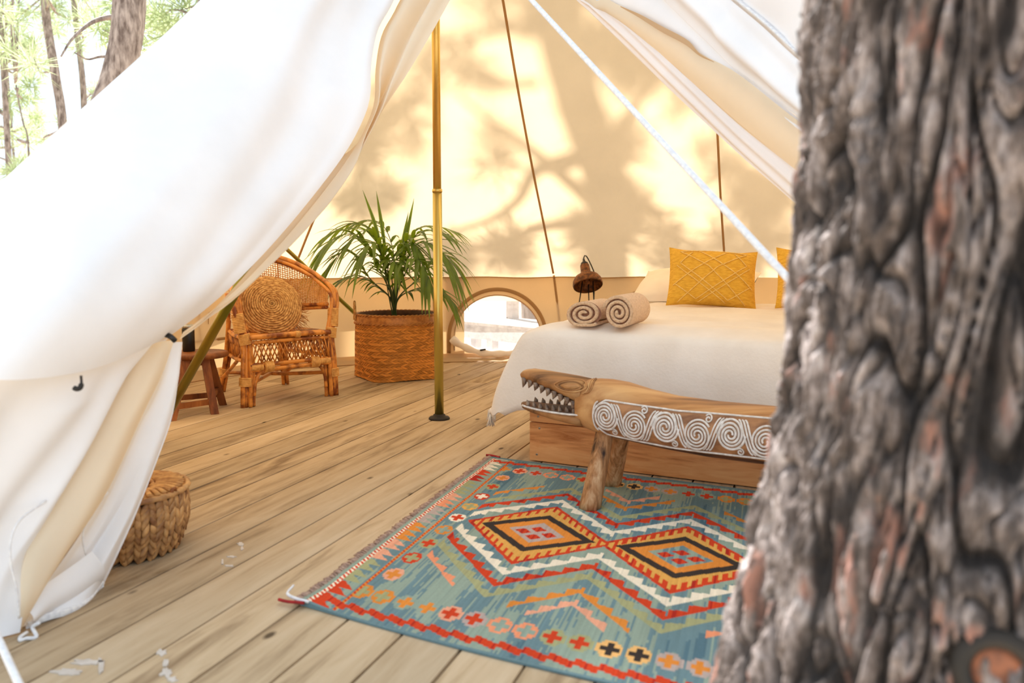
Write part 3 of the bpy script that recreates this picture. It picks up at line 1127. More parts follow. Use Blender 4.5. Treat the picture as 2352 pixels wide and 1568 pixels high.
# bed sheet showing below the blanket corner
sh = []
for j in range(9):
    z = 0.40 - 0.022 * j
    sh.append([B(-0.02 - 0.05 * (j / 8) - 0.012 * math.sin(i * 1.1), -0.03 + i * 0.05, z + 0.02 * math.sin(i * 0.7 + 1) * (j / 8)) for i in range(24)])
MB().grid(sh).build('sheet', M['sheet'], bed, label='white sheet hem under the blanket')


def pillow_mesh(w, h, t, n=26, pinch=0.07, seam=True):
    """rectangular cushion in its own XZ plane, thickness along Y"""
    mb = MB()
    for sgn in (-1, 1):
        rows_ = []
        for j in range(n + 1):
            v = -1 + 2 * j / n
            r_ = []
            for i in range(n + 1):
                u = -1 + 2 * i / n
                x = u * w / 2 * (1 - pinch * (1 - abs(v) ** 2.2) * abs(u) ** 3 * 0.5)
                z = v * h / 2 * (1 - pinch * (1 - abs(u) ** 2.2) * abs(v) ** 3)
                y = sgn * t / 2 * ((1 - abs(u) ** 2.6) * (1 - abs(v) ** 2.6)) ** 0.55
                y += 0.006 * noise.noise(Vector((u * 2.3, v * 2.3, sgn * 3 + w * 7)))
                r_.append(Vector((x, y, z)))
            rows_.append(r_ if sgn > 0 else r_[::-1])
        mb.grid(rows_)
    return mb


def place(o, loc, eul):
    o.location = loc
    o.rotation_euler = eul
    return o


bang = math.atan2(BE1.y, BE1.x)
for (a, b, w, tlt, lab) in ((0.27, 1.56, 0.66, -1.18, 'white pillow at the left behind the patterned yellow cushion'), (1.07, 1.60, 0.66, -1.15, 'white pillow at the right between the two yellow cushions')):
    o = pillow_mesh(w, 0.42, 0.17).build('pillow', M['pillow'])
    place(o, B(a, b, 0.675), (tlt, 0, bang))
    tag(o, lab, 'pillow', 'white pillows on the bed')
for (a, b, lab) in ((0.435, 1.30, 'mustard yellow cushion with stitched diamonds leaning on white pillows'), (0.985, 1.33, 'mustard yellow cushion half hidden by the pine trunk')):
    o = pillow_mesh(0.46, 0.33, 0.14, pinch=0.1).build('throw_cushion', M['yellow'])
    place(o, B(a, b, 0.735), (-0.42, math.radians(3), bang + math.radians(18)))
    tag(o, lab, 'cushion', 'yellow cushions on the bed')
    # chenille diamonds stitched on the front face
    for (pts) in ([(-.75, -.95), (.1, .25), (.75, .8), (-.1, .98)], [(.75, -.95), (-.1, .25), (-.75, .8), (.1, .98)], [(-.9, -.4), (-.45, .1), (.4, .95)], [(.9, -.4), (.45, .1), (-.4, .95)],
                  [(-.85, -.35), (-.35, -.85), (.2, -.25), (.75, .35), (.45, .8)], [(.85, -.35), (.35, -.85), (-.2, -.25), (-.75, .35), (-.45, .8)], [(-.3, -.95), (.55, -.05), (.85, .3)], [(.3, -.95), (-.55, -.05), (-.85, .3)]):
        w, h, t = 0.46, 0.33, 0.14
        line = []
        for (u0, v0), (u1, v1) in zip(pts, pts[1:]):
            for k in range(14):
                u, v = u0 + (u1 - u0) * k / 14, v0 + (v1 - v0) * k / 14
                y = -(t / 2 * ((1 - abs(u) ** 2.6) * (1 - abs(v) ** 2.6)) ** 0.55) - 0.003
                y += 0.006 * noise.noise(Vector((u * 2.3, v * 2.3, -3 + w * 7)))
                x = u * w / 2 * (1 - 0.1 * (1 - abs(v) ** 2.2) * abs(u) ** 3 * 0.5)
                z = v * h / 2 * (1 - 0.1 * (1 - abs(u) ** 2.2) * abs(v) ** 3)
                line.append(Vector((x, y, z)))
        ys = MB().tube(line, [0.0022 + 0.0012 * (k % 2) for k in range(len(line))], 6).build('stitching', M['yarn'])
        ys.parent = o
        ys.data.name = 'stitching'


# ------------------------------------------------------------------ rolled towels
def towel(name, ctr, rx, rz, L, yaw, label, turns=2.6, sq=0.0, spin=0.0):
    root = thing(name, label, 'towel', ctr, 'rolled towels on the blanket')
    m = Matrix.Rotation(yaw, 3, 'Z')

    def spiral(t, k=1.0):
        rr_ = 0.10 + 0.90 * t
        a = spin + t * turns * 2 * math.pi
        x = rx * rr_ * math.cos(a)
        z = rz * rr_ * math.sin(a)
        if z < -rz * 0.8:
            z = -rz * 0.8 + (z + rz * 0.8) * 0.3
        x += sq * z * 0.4
        return Vector((x * k, 0, z * k))
    n = 110
    th = min(rx, rz) * 0.9 / turns * 0.36
    ring_f, ring_b = [], []
    rows_ = []
    cen = [spiral(i / (n - 1)) for i in range(n)]
    outl = []
    for i in range(n):
        t = (cen[min(i + 1, n - 1)] - cen[max(i - 1, 0)]).normalized()
        nn = Vector((t.z, 0, -t.x))
        outl.append((cen[i] + nn * th, cen[i] - nn * th))
    base = Vector(ctr) + Vector((0, 0, rz * 0.86))
    for yy, kk_ in ((0.0, 0.93), (0.012, 1.0), (L * 0.5, 1.02), (L - 0.012, 1.0), (L, 0.93)):
        # closed cross-section: out along one side, back along the other
        rg = []
        for (p, q) in outl:
            c_ = (p + q) / 2
            rg.append(c_ + (p - c_) * kk_)
        for (p, q) in reversed(outl):
            c_ = (p + q) / 2
            rg.append(c_ + (q - c_) * kk_)
        rows_.append([base + m @ (v + Vector((0, yy - L * 0.1, 0))) for v in rg])
    mb = MB()
    mb.loft(rows_, caps=False)
    o = len(mb.v)
    # end faces as strips
    K = len(rows_[0])
    fs = []
    for i in range(n - 1):
        fs.append((i, K - 1 - i, K - 2 - i, i + 1))
        fs.append(((4) * K + i, 4 * K + i + 1, 4 * K + K - 2 - i, 4 * K + K - 1 - i))
    mb.f += fs
    mb.build('roll', M['towel'], root)
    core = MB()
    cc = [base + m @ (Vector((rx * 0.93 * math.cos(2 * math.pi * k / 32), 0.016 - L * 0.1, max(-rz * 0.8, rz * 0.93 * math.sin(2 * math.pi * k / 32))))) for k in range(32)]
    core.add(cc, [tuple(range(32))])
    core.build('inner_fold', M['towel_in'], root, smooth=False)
    return root


def on_bed(px_, py_):
    return G(px_, py_, BED_T + 0.004)


c1 = on_bed(1345, 746)
towel('rolled_towel', c1, 0.076, 0.054, 0.26, math.radians(-24), 'flatter beige towel roll at the left on the blanket', 2.8, 0.2, 0.5)
c2 = on_bed(1424, 750)
towel('rolled_towel', c2, 0.062, 0.066, 0.26, math.radians(-24), 'rounder beige towel roll at the right, nearer the pillows', 3.1, -0.1, 2.2)

# ------------------------------------------------------------------ bedside lamp
lc_ = P(1350, 652, 6.2)
lamp = thing('tripod_lamp', 'rust brown bell lamp on thin black legs beside the bed', 'lamp', (lc_.x, lc_.y, 0))
tilt = Matrix.Rotation(math.radians(-33), 3, 'X') @ Matrix.Rotation(math.radians(-6), 3, 'Y')
prof_l = [(0.105, -0.015), (0.108, 0.0), (0.104, 0.025), (0.088, 0.052), (0.058, 0.072), (0.042, 0.085), (0.036, 0.10), (0.033, 0.155), (0.030, 0.158)]
inner_l = [(r_ - 0.004, z - 0.003) for r_, z in prof_l[:-2]]
MB().lathe(prof_l + inner_l[::-1], 40, tilt, lc_, close=False).build('shade', M['lamp_metal'], lamp)
MB().lathe([(0.028, 0.156), (0.027, 0.172), (0.018, 0.182), (0.011, 0.188), (0.007, 0.21), (0.004, 0.212)], 20, tilt, lc_).build('socket_cap', M['black'], lamp)
topp = lc_ + tilt @ Vector((0, 0, 0.208))
cp = [topp, topp + Vector((0.004, 0.0, 0.022)), topp + Vector((0.016, 0.0, 0.026)), topp + Vector((0.04, 0.01, -0.01)), topp + Vector((0.075, 0.02, -0.085)), topp + Vector((0.09, 0.05, -0.13)), topp + Vector((0.085, 0.07, -0.25)), topp + Vector((0.084, 0.07, -0.45))]
MB().tube(smooth_path(cp, 40), 0.0045, 8).build('cable', M['black'], lamp)
for (dx, dy, fx, fy) in ((-0.055, 0.0, -0.13, -0.03), (0.01, 0.03, 0.04, 0.14), (0.05, -0.01, 0.07, -0.1)):
    MB().tube([lc_ + Vector((dx * 0.7, dy, 0.02)), Vector((lc_.x + fx, lc_.y + fy, 0.004))], 0.0042, 8).build('leg', M['black'], lamp)
MB().lathe([(0.006, 0.0), (0.02, 0.01), (0.028, 0.04), (0.022, 0.066), (0.012, 0.08)], 20, tilt, lc_ + tilt @ Vector((0, 0, -0.0))).build('bulb', M['lamp_metal'], lamp)

# ------------------------------------------------------------------ carved crocodile bench
KO = Vector((0.325, 3.065, 0))
KE = BE1
KF = -BE2                                     # towards the viewer


def K(t, w, z):
    return KO + KE * t + KF * w + Vector((0, 0, z))


bench = thing('carved_bench', 'wooden bench carved as an open-jawed crocodile with white spiral relief', 'bench', KO)


def ring_sec(t, hw, zt, zb, n=20, e=2.6, lean=0.0):
    pts = []
    for k in range(n):
        a = 2 * math.pi * k / n
        c_, s_ = math.cos(a), math.sin(a)
        x = hw * math.copysign(abs(c_) ** (2 / e), c_)
        z = (zt + zb) / 2 + (zt - zb) / 2 * math.copysign(abs(s_) ** (2 / e), s_)
        pts.append(K(t + lean * (z - zb), x, z))
    return pts


body = MB()
secs = [(-0.075, 0.085, 0.425, 0.262), (-0.03, 0.10, 0.432, 0.250), (0.02, 0.115, 0.432, 0.240), (0.08, 0.125, 0.425, 0.232), (0.16, 0.135, 0.405, 0.225), (0.26, 0.14, 0.388, 0.215), (0.40, 0.145, 0.380, 0.205), (0.60, 0.15, 0.378, 0.200), (0.80, 0.145, 0.378, 0.205), (0.95, 0.12, 0.375, 0.235), (1.08, 0.075, 0.37, 0.29), (1.2, 0.03, 0.36, 0.33)]
body.loft([ring_sec(*s_) for s_ in secs])
body.build('body', M['bench_wood'], bench)
# upper jaw and snout
up = [(-0.055, 0.088, 0.428, 0.335), (-0.11, 0.082, 0.436, 0.358), (-0.17, 0.072, 0.442, 0.378), (-0.23, 0.062, 0.448, 0.396), (-0.28, 0.052, 0.452, 0.410), (-0.305, 0.046, 0.448, 0.416), (-0.315, 0.03, 0.44, 0.424)]
MB().loft([ring_sec(*s_) for s_ in up]).build('upper_jaw', M['bench_wood'], bench)
lo = [(-0.055, 0.086, 0.318, 0.262), (-0.11, 0.080, 0.316, 0.268), (-0.17, 0.070, 0.316, 0.276), (-0.23, 0.058, 0.318, 0.286), (-0.28, 0.044, 0.322, 0.296), (-0.305, 0.034, 0.325, 0.304), (-0.318, 0.016, 0.326, 0.314)]
MB().loft([ring_sec(*s_) for s_ in lo]).build('lower_jaw', M['bench_wood'], bench)
gum = [(t, hw * 0.86, zt + 0.004, zt - 0.01) for t, hw, zt, zb in lo[:-1]]
MB().loft([ring_sec(*s_) for s_ in gum]).build('mouth', M['bench_dark'], bench)
gum = [(t, hw * 0.86, zb + 0.008, zb - 0.005) for t, hw, zt, zb in up[:-1]]
MB().loft([ring_sec(*s_) for s_ in gum]).build('mouth', M['bench_dark'], bench)
# white painted lip line
for src, top_ in ((lo, True),):
    path = [K(t, hw * 0.97, (zt if top_ else zb) - 0.006) for t, hw, zt, zb in src[:-1]]
    MB().tube(smooth_path(path, 24), 0.004, 6).build('lip', M['white_paint'], bench)


def interp(tab, t):
    for a, b in zip(tab, tab[1:]):
        if b[0] <= t <= a[0]:
            f = (t - a[0]) / (b[0] - a[0])
            return [p + (q - p) * f for p, q in zip(a, b)]
    return tab[-1]


for side in (1, -1):
    for i in range(9):
        t = -0.085 - i * 0.026
        _, hw, zt, zb = interp(up, t)
        L = 0.019 if i < 8 else 0.026
        MB().tube([K(t, side * hw * 0.84, zb + 0.012), K(t, side * hw * 0.84, zb - L * 0.35), K(t - 0.006, side * hw * 0.84, zb - L)], [0.011, 0.009, 0.001], 7).build('tooth', M['tooth'], bench)
    for i in range(8):
        t = -0.085 - i * 0.028
        _, hw, zt, zb = interp(lo, t)
        MB().tube([K(t, side * hw * 0.8, zt - 0.008), K(t, side * hw * 0.8, zt + 0.008), K(t - 0.004, side * hw * 0.8, zt + 0.019)], [0.010, 0.008, 0.001], 7).build('tooth', M['tooth'], bench)


# surface of the body's flank for carvings
def flank(t, z):
    tab = secs
    for a, b in zip(tab, tab[1:]):
        if a[0] <= t <= b[0]:
            f = (t - a[0]) / (b[0] - a[0])
            hw, zt, zb = [p + (q - p) * f for p, q in zip(a[1:], b[1:])]
            s_ = max(-1, min(1, (z - (zt + zb) / 2) / ((zt - zb) / 2)))
            return K(t, hw * (1 - abs(s_) ** 2.6) ** (1 / 2.6), z)
    return K(t, 0.1, z)


def head_flank(t, z):
    tab = up[::-1]
    if t > -0.055:
        return flank(t, z)
    for a, b in zip(tab, tab[1:]):
        if a[0] <= t <= b[0]:
            f = (t - a[0]) / (b[0] - a[0])
            hw, zt, zb = [p + (q - p) * f for p, q in zip(a[1:], b[1:])]
            s_ = max(-0.98, min(0.98, (z - (zt + zb) / 2) / ((zt - zb) / 2)))
            return K(t, hw * (1 - abs(s_) ** 2.6) ** (1 / 2.6), z)
    return flank(t, z)


# almond eye
for sc, rad in ((1.0, 0.0034), (0.72, 0.0028)):
    loop = []
    for k in range(41):
        a = 2 * math.pi * k / 40
        t = -0.095 + 0.062 * sc * math.cos(a)
        z = 0.412 + 0.0 * t + 0.019 * sc * math.sin(a) * abs(math.sin(a)) ** 0.25
        loop.append(head_flank(t, z) + KF * 0.001)
    MB().tube(loop, rad, 6, caps=False).build('eye_rim', M['bench_wood'], bench)
eye = []
for k in range(16):
    a = 2 * math.pi * k / 16
    eye.append(head_flank(-0.095 + 0.036 * math.cos(a), 0.412 + 0.010 * math.sin(a)) + KF * 0.003)
eb = [p - KF * 0.008 for p in eye]
MB().loft([eb, eye]).build('eye', M['bench_wood'], bench)
for dz in (0.0, 0.007, 0.014):
    loop = [head_flank(-0.03 + 0.018 * math.cos(a) - dz, 0.414 + 0.02 * math.sin(a) - dz * 0.2) + KF * 0.001 for a in [math.pi * (0.5 - i / 12) for i in range(13)]]
    MB().tube(loop, 0.0022, 6).build('brow_line', M['bench_wood'], bench)

# white spiral relief along the flank
T0, T1 = 0.005, 0.98


def zmid(t):
    return 0.322 - 0.02 * min(1, max(0, (t - 0.0) / 0.3))


bgp = []
for j in range(9):
    f = -1 + 2 * j / 8
    r_ = []
    for i in range(60):
        t = T0 + (T1 - T0) * i / 59
        h = 0.062 * min(1, math.sqrt(max(0.0, (t - T0 + 0.003) / 0.04)))
        r_.append(flank(t, zmid(t) + f * h) + KF * 0.0025)
    bgp.append(r_)
MB().grid(bgp).build('relief_ground', M['relief_brown'], bench)


burnt = []
for j_ in range(5):
    r_ = []
    for i in range(60):
        t = 0.0 + 0.95 * i / 59
        zb_ = [a[3] + (b[3] - a[3]) * (t - a[0]) / (b[0] - a[0]) for a, b in zip(secs, secs[1:]) if a[0] <= t <= b[0]][0]
        z_lo, z_hi = zb_ + 0.004, zmid(t) - 0.066
        z_hi -= 0.012 * (0.5 + 0.5 * noise.noise(Vector((t * 14, 0, 2))))
        r_.append(flank(t, z_lo + (z_hi - z_lo) * j_ / 4) + KF * 0.0018)
    burnt.append(r_)
MB().grid(burnt).build('burnt_edge', M['bench_dark'], bench)


def relief(pts, r=0.0042):
    path = [flank(t, z) + KF * 0.004 for t, z in pts]
    MB().tube(path, r, 6, flat=0.8).build('spiral_relief', M['white_paint'], bench)


NSP = 9
for i in range(NSP):
    tc = 0.055 + i * 0.108
    upd = 1 if i % 2 == 0 else -1
    zc = zmid(tc) + 0.006 * upd
    for arm in (0, 1):
        pts = []
        for k in range(64):
            f = k / 63
            a = upd * (math.pi * (1 if arm else 0) + f * 2 * math.pi * 2.0) + (0.6 if i % 2 else 0)
            rr_ = 0.006 + 0.040 * f
            pts.append((tc + rr_ * 1.02 * math.cos(a), zc + rr_ * 1.12 * math.sin(a)))
        relief(pts, 0.0044)
    if i < NSP - 1:
        # sweeping double band to the next spiral and little corner curls
        for off in (-0.010, 0.0, 0.010):
            pts = []
            for k in range(20):
                f = k / 19
                t = tc + 0.03 + 0.052 * f + off
                z = zmid(t) - upd * (0.052 * math.cos(math.pi * f)) * -1 * 1.0
                pts.append((t, z))
            relief(pts, 0.0034)
        for zz, s_ in ((zmid(tc + 0.054) + 0.046 * upd, upd),):
            pts = []
            for k in range(26):
                f = k / 25
                a = f * 2 * math.pi * 1.4
                pts.append((tc + 0.032 + (0.003 + 0.010 * f) * math.cos(a), zmid(tc) - 0.047 * upd + (0.003 + 0.010 * f) * math.sin(a)))
            relief(pts, 0.0028)
for s_ in (1, -1):
    pts = []
    for i in range(70):
        t = T0 + 0.02 + (T1 - T0 - 0.02) * i / 69
        h = 0.062 * min(1, math.sqrt(max(0.0, (t - T0) / 0.05)))
        pts.append((t, zmid(t) + s_ * h))
    relief(pts, 0.0042)
pts = [(T0 + 0.02 - 0.018 * math.cos(a), zmid(0) + 0.05 * math.sin(a)) for a in [-math.pi / 2 + math.pi * k / 20 for k in range(21)]]
relief(pts, 0.0042)


def log_leg(p0, p1, r0, r1):
    mb = MB()
    n = 18
    rings = []
    ax = (p1 - p0)
    for j in range(10):
        f = j / 9
        c_ = p0 + ax * f
        rg = []
        for k in range(n):
            a = 2 * math.pi * k / n
            r_ = (r0 + (r1 - r0) * f) * (1 + (0.06 if k % 3 == 0 else -0.02) + 0.03 * noise.noise(Vector((k * 1.7, j * 0.5, p0.x * 9))))
            rg.append(c_ + Vector((r_ * math.cos(a), r_ * math.sin(a), 0)))
        rings.append(rg)
    mb.loft(rings)
    return mb.build('leg', M['log_leg'], bench)


f1, f2 = G(1355, 1166, 0.006), G(1404, 1112, 0.006)
log_leg(f1, K(0.03, 0.05, 0.27), 0.036, 0.030)
log_leg(f2 + Vector((0.0, 0, 0)), K(0.055, -0.06, 0.27), 0.036, 0.032)
log_leg(K(0.86, 0.15, 0.006), K(0.80, 0.06, 0.26), 0.036, 0.032)
log_leg(K(0.86, -0.12, 0.006), K(0.80, -0.05, 0.26), 0.036, 0.032)

# ------------------------------------------------------------------ kilim rug
RO = Vector((-0.535, 2.115, 0))
RU = Vector((0.882, -0.472, 0))
RV = Vector((0.277, 0.961, 0))
RA, RB = 1.357, 1.615
PAL = dict(teal=(142, 158, 144), blue=(106, 132, 138), deep=(84, 112, 124), olive=(160, 160, 118), red=(200, 66, 36), orange=(214, 134, 58), tan=(226, 176, 110), white=(232, 220, 198), black=(58, 50, 46),
           lilac=(178, 160, 152), pink=(224, 160, 130), salmon=(228, 146, 108), crimson=(170, 44, 34), gold=(214, 160, 82))
PAL = {k: tuple(lin(c) for c in v) for k, v in PAL.items()}


def saw(x):
    return x - math.floor(x)


def tri(x):
    return abs(2 * saw(x) - 1)


def flower(a, b, ca, cb, outer, inner, s=0.030):
    x, y = abs(a - ca) / s, abs(b - cb) / (s * 1.35)
    x = math.floor(x * 4) / 4
    y = math.floor(y * 4) / 4
    if x + y < 0.5 or (x < 0.15 and y < 0.6) or (y < 0.15 and x < 0.6):
        return inner
    if x + y < 1.15 and max(x, y) < 1.0:
        return outer
    return None


ROWF = [('orange', 'olive'), ('orange', 'olive'), ('teal', 'orange'), ('teal', 'orange'), ('pink', 'red'), ('lilac', 'red'), ('salmon', 'teal'), ('salmon', 'teal'), ('olive', 'red'), ('olive', 'red'),
        ('tan', 'black'), ('tan', 'black'), ('lilac', 'orange'), ('lilac', 'orange'), ('teal', 'red'), ('teal', 'red'), ('orange', 'olive'), ('orange', 'olive')]
COLF = [('pink', 'orange'), ('red', 'olive'), ('olive', 'red'), ('orange', 'teal'), ('white', 'red'), ('gold', 'olive'), ('red', 'white'), ('olive', 'red'), ('pink', 'orange')]
TRIC = ['red', 'red', 'olive', 'olive', 'pink', 'pink', 'orange', 'orange', 'lilac', 'lilac', 'salmon', 'pink', 'olive', 'olive', 'crimson', 'red', 'white', 'white']


def rug_col(a, b):
    # left/right symmetry of the end borders
    a_m = a if a < RA / 2 else RA - a
    n1 = noise.noise(Vector((a * 70, b * 3.0, 0)))
    n2 = noise.noise(Vector((a * 9, b * 2.2, 5)))
    n3 = noise.noise(Vector((a * 150, b * 9, 2)))
    base = 'teal' if n2 + 0.5 * n1 + 0.5 * n3 > 0.0 else ('blue' if n2 + 0.4 * n1 > -0.5 else 'deep')
    d = abs(b - 0.80)
    near = b < 0.80
    be = b if near else 1.60 - b
    if be < 0.012:
        return 'blue'
    # stepped red border along the long edges
    if a_m > 0.03:
        st = 0.026 * math.floor(saw(-a / 0.062) * 4.0) / 4.0
        if 0.026 + st * 0.8 < be < 0.056 + st:
            return 'red' if saw(a / 0.0375) < 0.62 else ('crimson' if saw(a / 0.0375) < 0.75 else 'red')
    # end border: plain, braid, triangles, braid
    if a_m < 0.016:
        return 'teal'
    for br in (0.024, 0.104):
        if abs(a_m - br) < 0.006:
            return ('red' if saw(b / 0.018 + a * 40) < 0.5 else ('white' if br < 0.05 else 'orange'))
    if a_m < 0.098:
        k = int(b / 0.0875)
        u = (a_m - 0.032) / 0.062
        v = saw(b / 0.0875)
        if 0 <= u <= 1 and v > 0.10 and u < 0.22 + 0.75 * (1 - saw((v - 0.10) * 2.2)):
            return TRIC[min(k, len(TRIC) - 1)]
        return base
    if a_m < 0.112:
        return base
    # rows and columns of small flowers
    if 0.09 < be < 0.21:
        k = round((a - 0.118) / 0.0692)
        if 0 <= k < len(ROWF):
            o_, i_ = ROWF[k if near else (k + 3) % len(ROWF)]
            f = flower(a, be, 0.118 + k * 0.0692, 0.148, o_, i_, 0.031)
            if f:
                return f
    if 0.115 < a_m < 0.185:
        k = round((b - 0.286) / 0.130)
        if 0 <= k < len(COLF):
            o_, i_ = COLF[k]
            f = flower(a_m, b, 0.150, 0.286 + k * 0.130, o_, i_, 0.030)
            if f:
                return f
    # central linked diamonds and their zigzags
    p = abs(((a - 0.445 + 0.2335) % 0.467) - 0.2335) / 0.2335
    if a < 0.2115:
        p = (0.445 - a) / 0.2335
    if a > RA - 0.2115:
        p = (a - 0.912) / 0.2335
    h = 0.285 - 0.262 * p
    if d < max(h, 0.022 if abs(a - 0.6785) < 0.05 else 0):
        f = d / max(1e-6, 1 - 1.149 * p) if p < 0.87 else 9
        if p < 0.87 and d < 0.178 * (1 - p / 0.86):
            if d < 0.138 * (1 - p / 0.66):
                if d < 0.096 * (1 - p / 0.42):
                    ca = 0.445 if a < 0.6785 else 0.912
                    for (da, db) in ((0.045, 0), (-0.045, 0), (0, 0.036), (0, -0.036)):
                        if abs(a - ca - da) / 0.028 + abs(b - 0.795 - db) / 0.026 < 1:
                            return 'red' if saw(a * 60) < 0.6 else 'crimson'
                    return 'lilac' if a < 0.6785 else ('teal' if n1 > -0.1 else 'blue')
                return 'orange'
            return 'black'
        # comb of red teeth on a golden ground
        e = h - d
        tooth = saw(a / 0.026)
        if e < 0.020 or (e < 0.060 and tooth < 0.5):
            return 'red' if n1 > -0.25 else 'crimson'
        return 'gold'
    w = 0.367 - 0.242 * p
    if a_m < 0.185:
        return base

    def zig(w_, th, teeth, inside=True):
        s_ = teeth * (1 - saw(a / 0.046)) if ((a - 0.445) % 0.467) < 0.2335 else teeth * saw(a / 0.046)
        return w_ - th - s_ < d < w_
    if zig(w, 0.022, 0.040):
        return 'white'
    if zig(w + 0.084, 0.020, 0.040):
        return 'red' if n1 > -0.25 else 'crimson'
    if zig(w + 0.160, 0.022, 0.036):
        return 'olive'
    if p > 0.30 and zig(0.630 - 0.242 * p, 0.016, 0.036) and 0.45 < a < 0.95:
        return 'orange'
    if p > 0.55 and zig(0.712 - 0.242 * p, 0.016, 0.034) and 0.45 < a < 0.95:
        return 'pink'
    if a_m < 0.40 and zig(0.615 - 0.242 * p, 0.012, 0.034) and p > 0.45:
        return 'salmon' if near else 'orange'
    return base


CELL = 0.0052
NA, NB = int(RA / CELL), int(RB / CELL)
verts, faces, cols = [], [], []


def rug_pt(a, b, z):
    # edges of an old rug are never quite straight, and the near left corner lifts
    bow = -0.018 * math.sin(math.pi * min(1, max(0, a / 1.0))) * (1 - b / RB)
    lift = 0.012 * max(0, 1 - math.hypot(a, b) / 0.16) ** 2
    p = RO + RU * a + RV * (b + bow)
    return Vector((p.x, p.y, z + lift + 0.0012 * noise.noise(Vector((a * 6, b * 6, 0)))))


for jb in range(NB + 1):
    for ia in range(NA + 1):
        verts.append(rug_pt(RA * ia / NA, RB * jb / NB, 0.0055))
for jb in range(NB):
    for ia in range(NA):
        v0 = jb * (NA + 1) + ia
        faces.append((v0, v0 + 1, v0 + NA + 2, v0 + NA + 1))
        a, b = RA * (ia + 0.5) / NA, RB * (jb + 0.5) / NB
        c_ = PAL[rug_col(a, b)]
        k = 1.0 + 0.16 * noise.noise(Vector((a * 130, b * 5, 8))) + 0.10 * noise.noise(Vector((a * 7, b * 3, 3)))
        cols += [c_[0] * k, c_[1] * k, c_[2] * k, 1.0]
# underside and rim so that the rug has thickness
o_ = len(verts)
rim = [(i, 0) for i in range(NA)] + [(NA, j_) for j_ in range(NB)] + [(NA - i, NB) for i in range(NA)] + [(0, NB - j_) for j_ in range(NB)]
for (ia, jb) in rim:
    v = verts[jb * (NA + 1) + ia]
    verts.append(Vector((v.x, v.y, 0.0006)))
nr = len(rim)
for k in range(nr):
    i0, j0 = rim[k]
    i1, j1 = rim[(k + 1) % nr]
    faces.append((j0 * (NA + 1) + i0, o_ + k, o_ + (k + 1) % nr, j1 * (NA + 1) + i1))
    c_ = PAL['blue']
    cols += [c_[0], c_[1], c_[2], 1.0]
me = bpy.data.meshes.new('kilim_rug')
me.from_pydata([tuple(v) for v in verts], [], faces)
at = me.attributes.new('weave', 'FLOAT_COLOR', 'FACE')
at.data.foreach_set('color', cols)
me.update()
rug = tag(obj('kilim_rug', me, M['kilim']), 'teal kilim rug with orange diamonds in front of the bed', 'rug')
mb = MB()
rr = random.Random(11)
for i in range(230):
    b = RB * (i + rr.random()) / 230
    p = rug_pt(0, b, 0.003)
    L = 0.018 + 0.012 * rr.random()
    q = p - RU * L + RV * rr.uniform(-0.008, 0.008)
    mb.tube([p + RU * 0.004, (p + q) / 2 + Vector((0, 0, 0.004)), Vector((q.x, q.y, 0.003))], [0.003, 0.0034, 0.0015], 5)
mb.build('fringe', M['rug_fringe'], rug, kind='stuff')
MB().tube(smooth_path([rug_pt(0.03, 0.0, 0.008), rug_pt(-0.01, -0.005, 0.008), rug_pt(-0.05, 0.012, 0.012), rug_pt(-0.055, 0.05, 0.02)], 20), [0.0042] * 14 + [0.003] * 6, 8).build('corner_cord', M['rope'], rug, label='white corner cord curling up')
redm = simple('red_cord', C3(180, 44, 40), C3(140, 30, 30), 60, rough=0.9)
MB().tube(smooth_path([rug_pt(0.02, -0.01, 0.006), rug_pt(-0.03, -0.02, 0.006), rug_pt(-0.06, -0.015, 0.006)], 16), 0.0042, 8).build('corner_tassel', redm, rug, label='red corner tassel')
MB().tube(smooth_path([rug_pt(0.04, RB, 0.006), rug_pt(0.0, RB + 0.012, 0.006), rug_pt(-0.03, RB + 0.01, 0.006)], 16), 0.005, 8).build('corner_tassel', redm, rug)

# ------------------------------------------------------------------ rattan armchair
CO = Vector((-1.294, 5.047, 0))
CXA = Vector((0.718, 0.695, 0)).normalized()
CYA = Vector((-0.60, 0.80, 0)).normalized()
HC = 0.9


def S(x, y, z):
    return CO + CXA * x + CYA * y + Vector((0, 0, z))


chair = thing('rattan_armchair', 'honey brown rattan armchair with a curved cane back', 'chair', CO)
rmat, bmat = M['rattan'], M['binding']


def cane(name, pts, r, n=10, m=None, k=24):
    pts = [S(*p) for p in pts]
    return MB().tube(smooth_path(pts, k), r, n).build(name, m or rmat, chair)


def hood(th, off=0.0, dz=0.0):
    return (0.285 * math.cos(th) * (1 + off), 0.06 + 0.50 * math.sin(th) * (1 + off), 0.665 + 0.185 * math.sin(th) ** 0.9 + dz if math.sin(th) > 0 else 0.665 + dz)


# the hood: three canes bent round from foot to foot
for off, dz, rad in ((0.07, 0.0, 0.0135), (0.0, 0.012, 0.0135), (-0.06, -0.012, 0.011)):
    pts = [(0.29 + off * 0.25, 0.0, 0.0), (0.282 + off * 0.25, 0.0, 0.2), (0.272 + off * 0.25, 0.01, 0.38), (0.302 + off * 0.28, 0.015, 0.50), (0.315 + off * 0.28, 0.02, 0.58), (0.308 + off * 0.28, 0.045, 0.645 + dz)]
    arc = [hood(math.radians(a), off, dz) for a in range(14, 167, 8)]
    mir = [(-x, y, z) for x, y, z in reversed(pts)]
    cane('hood_rail', pts + arc + mir, rad, 10, k=110)
# wrapped bindings
def binding(p0, p1, r, turns=7):
    p0, p1 = S(*p0), S(*p1)
    mb_ = MB()
    for i in range(turns):
        f = (i + 0.5) / turns
        c_ = p0.lerp(p1, f)
        h = (p1 - p0) / turns * 0.48
        mb_.tube([c_ - h, c_ - h * 0.5, c_ + h * 0.5, c_ + h], [r * 0.93, r, r, r * 0.93], 14)
    return mb_.build('binding', bmat, chair)


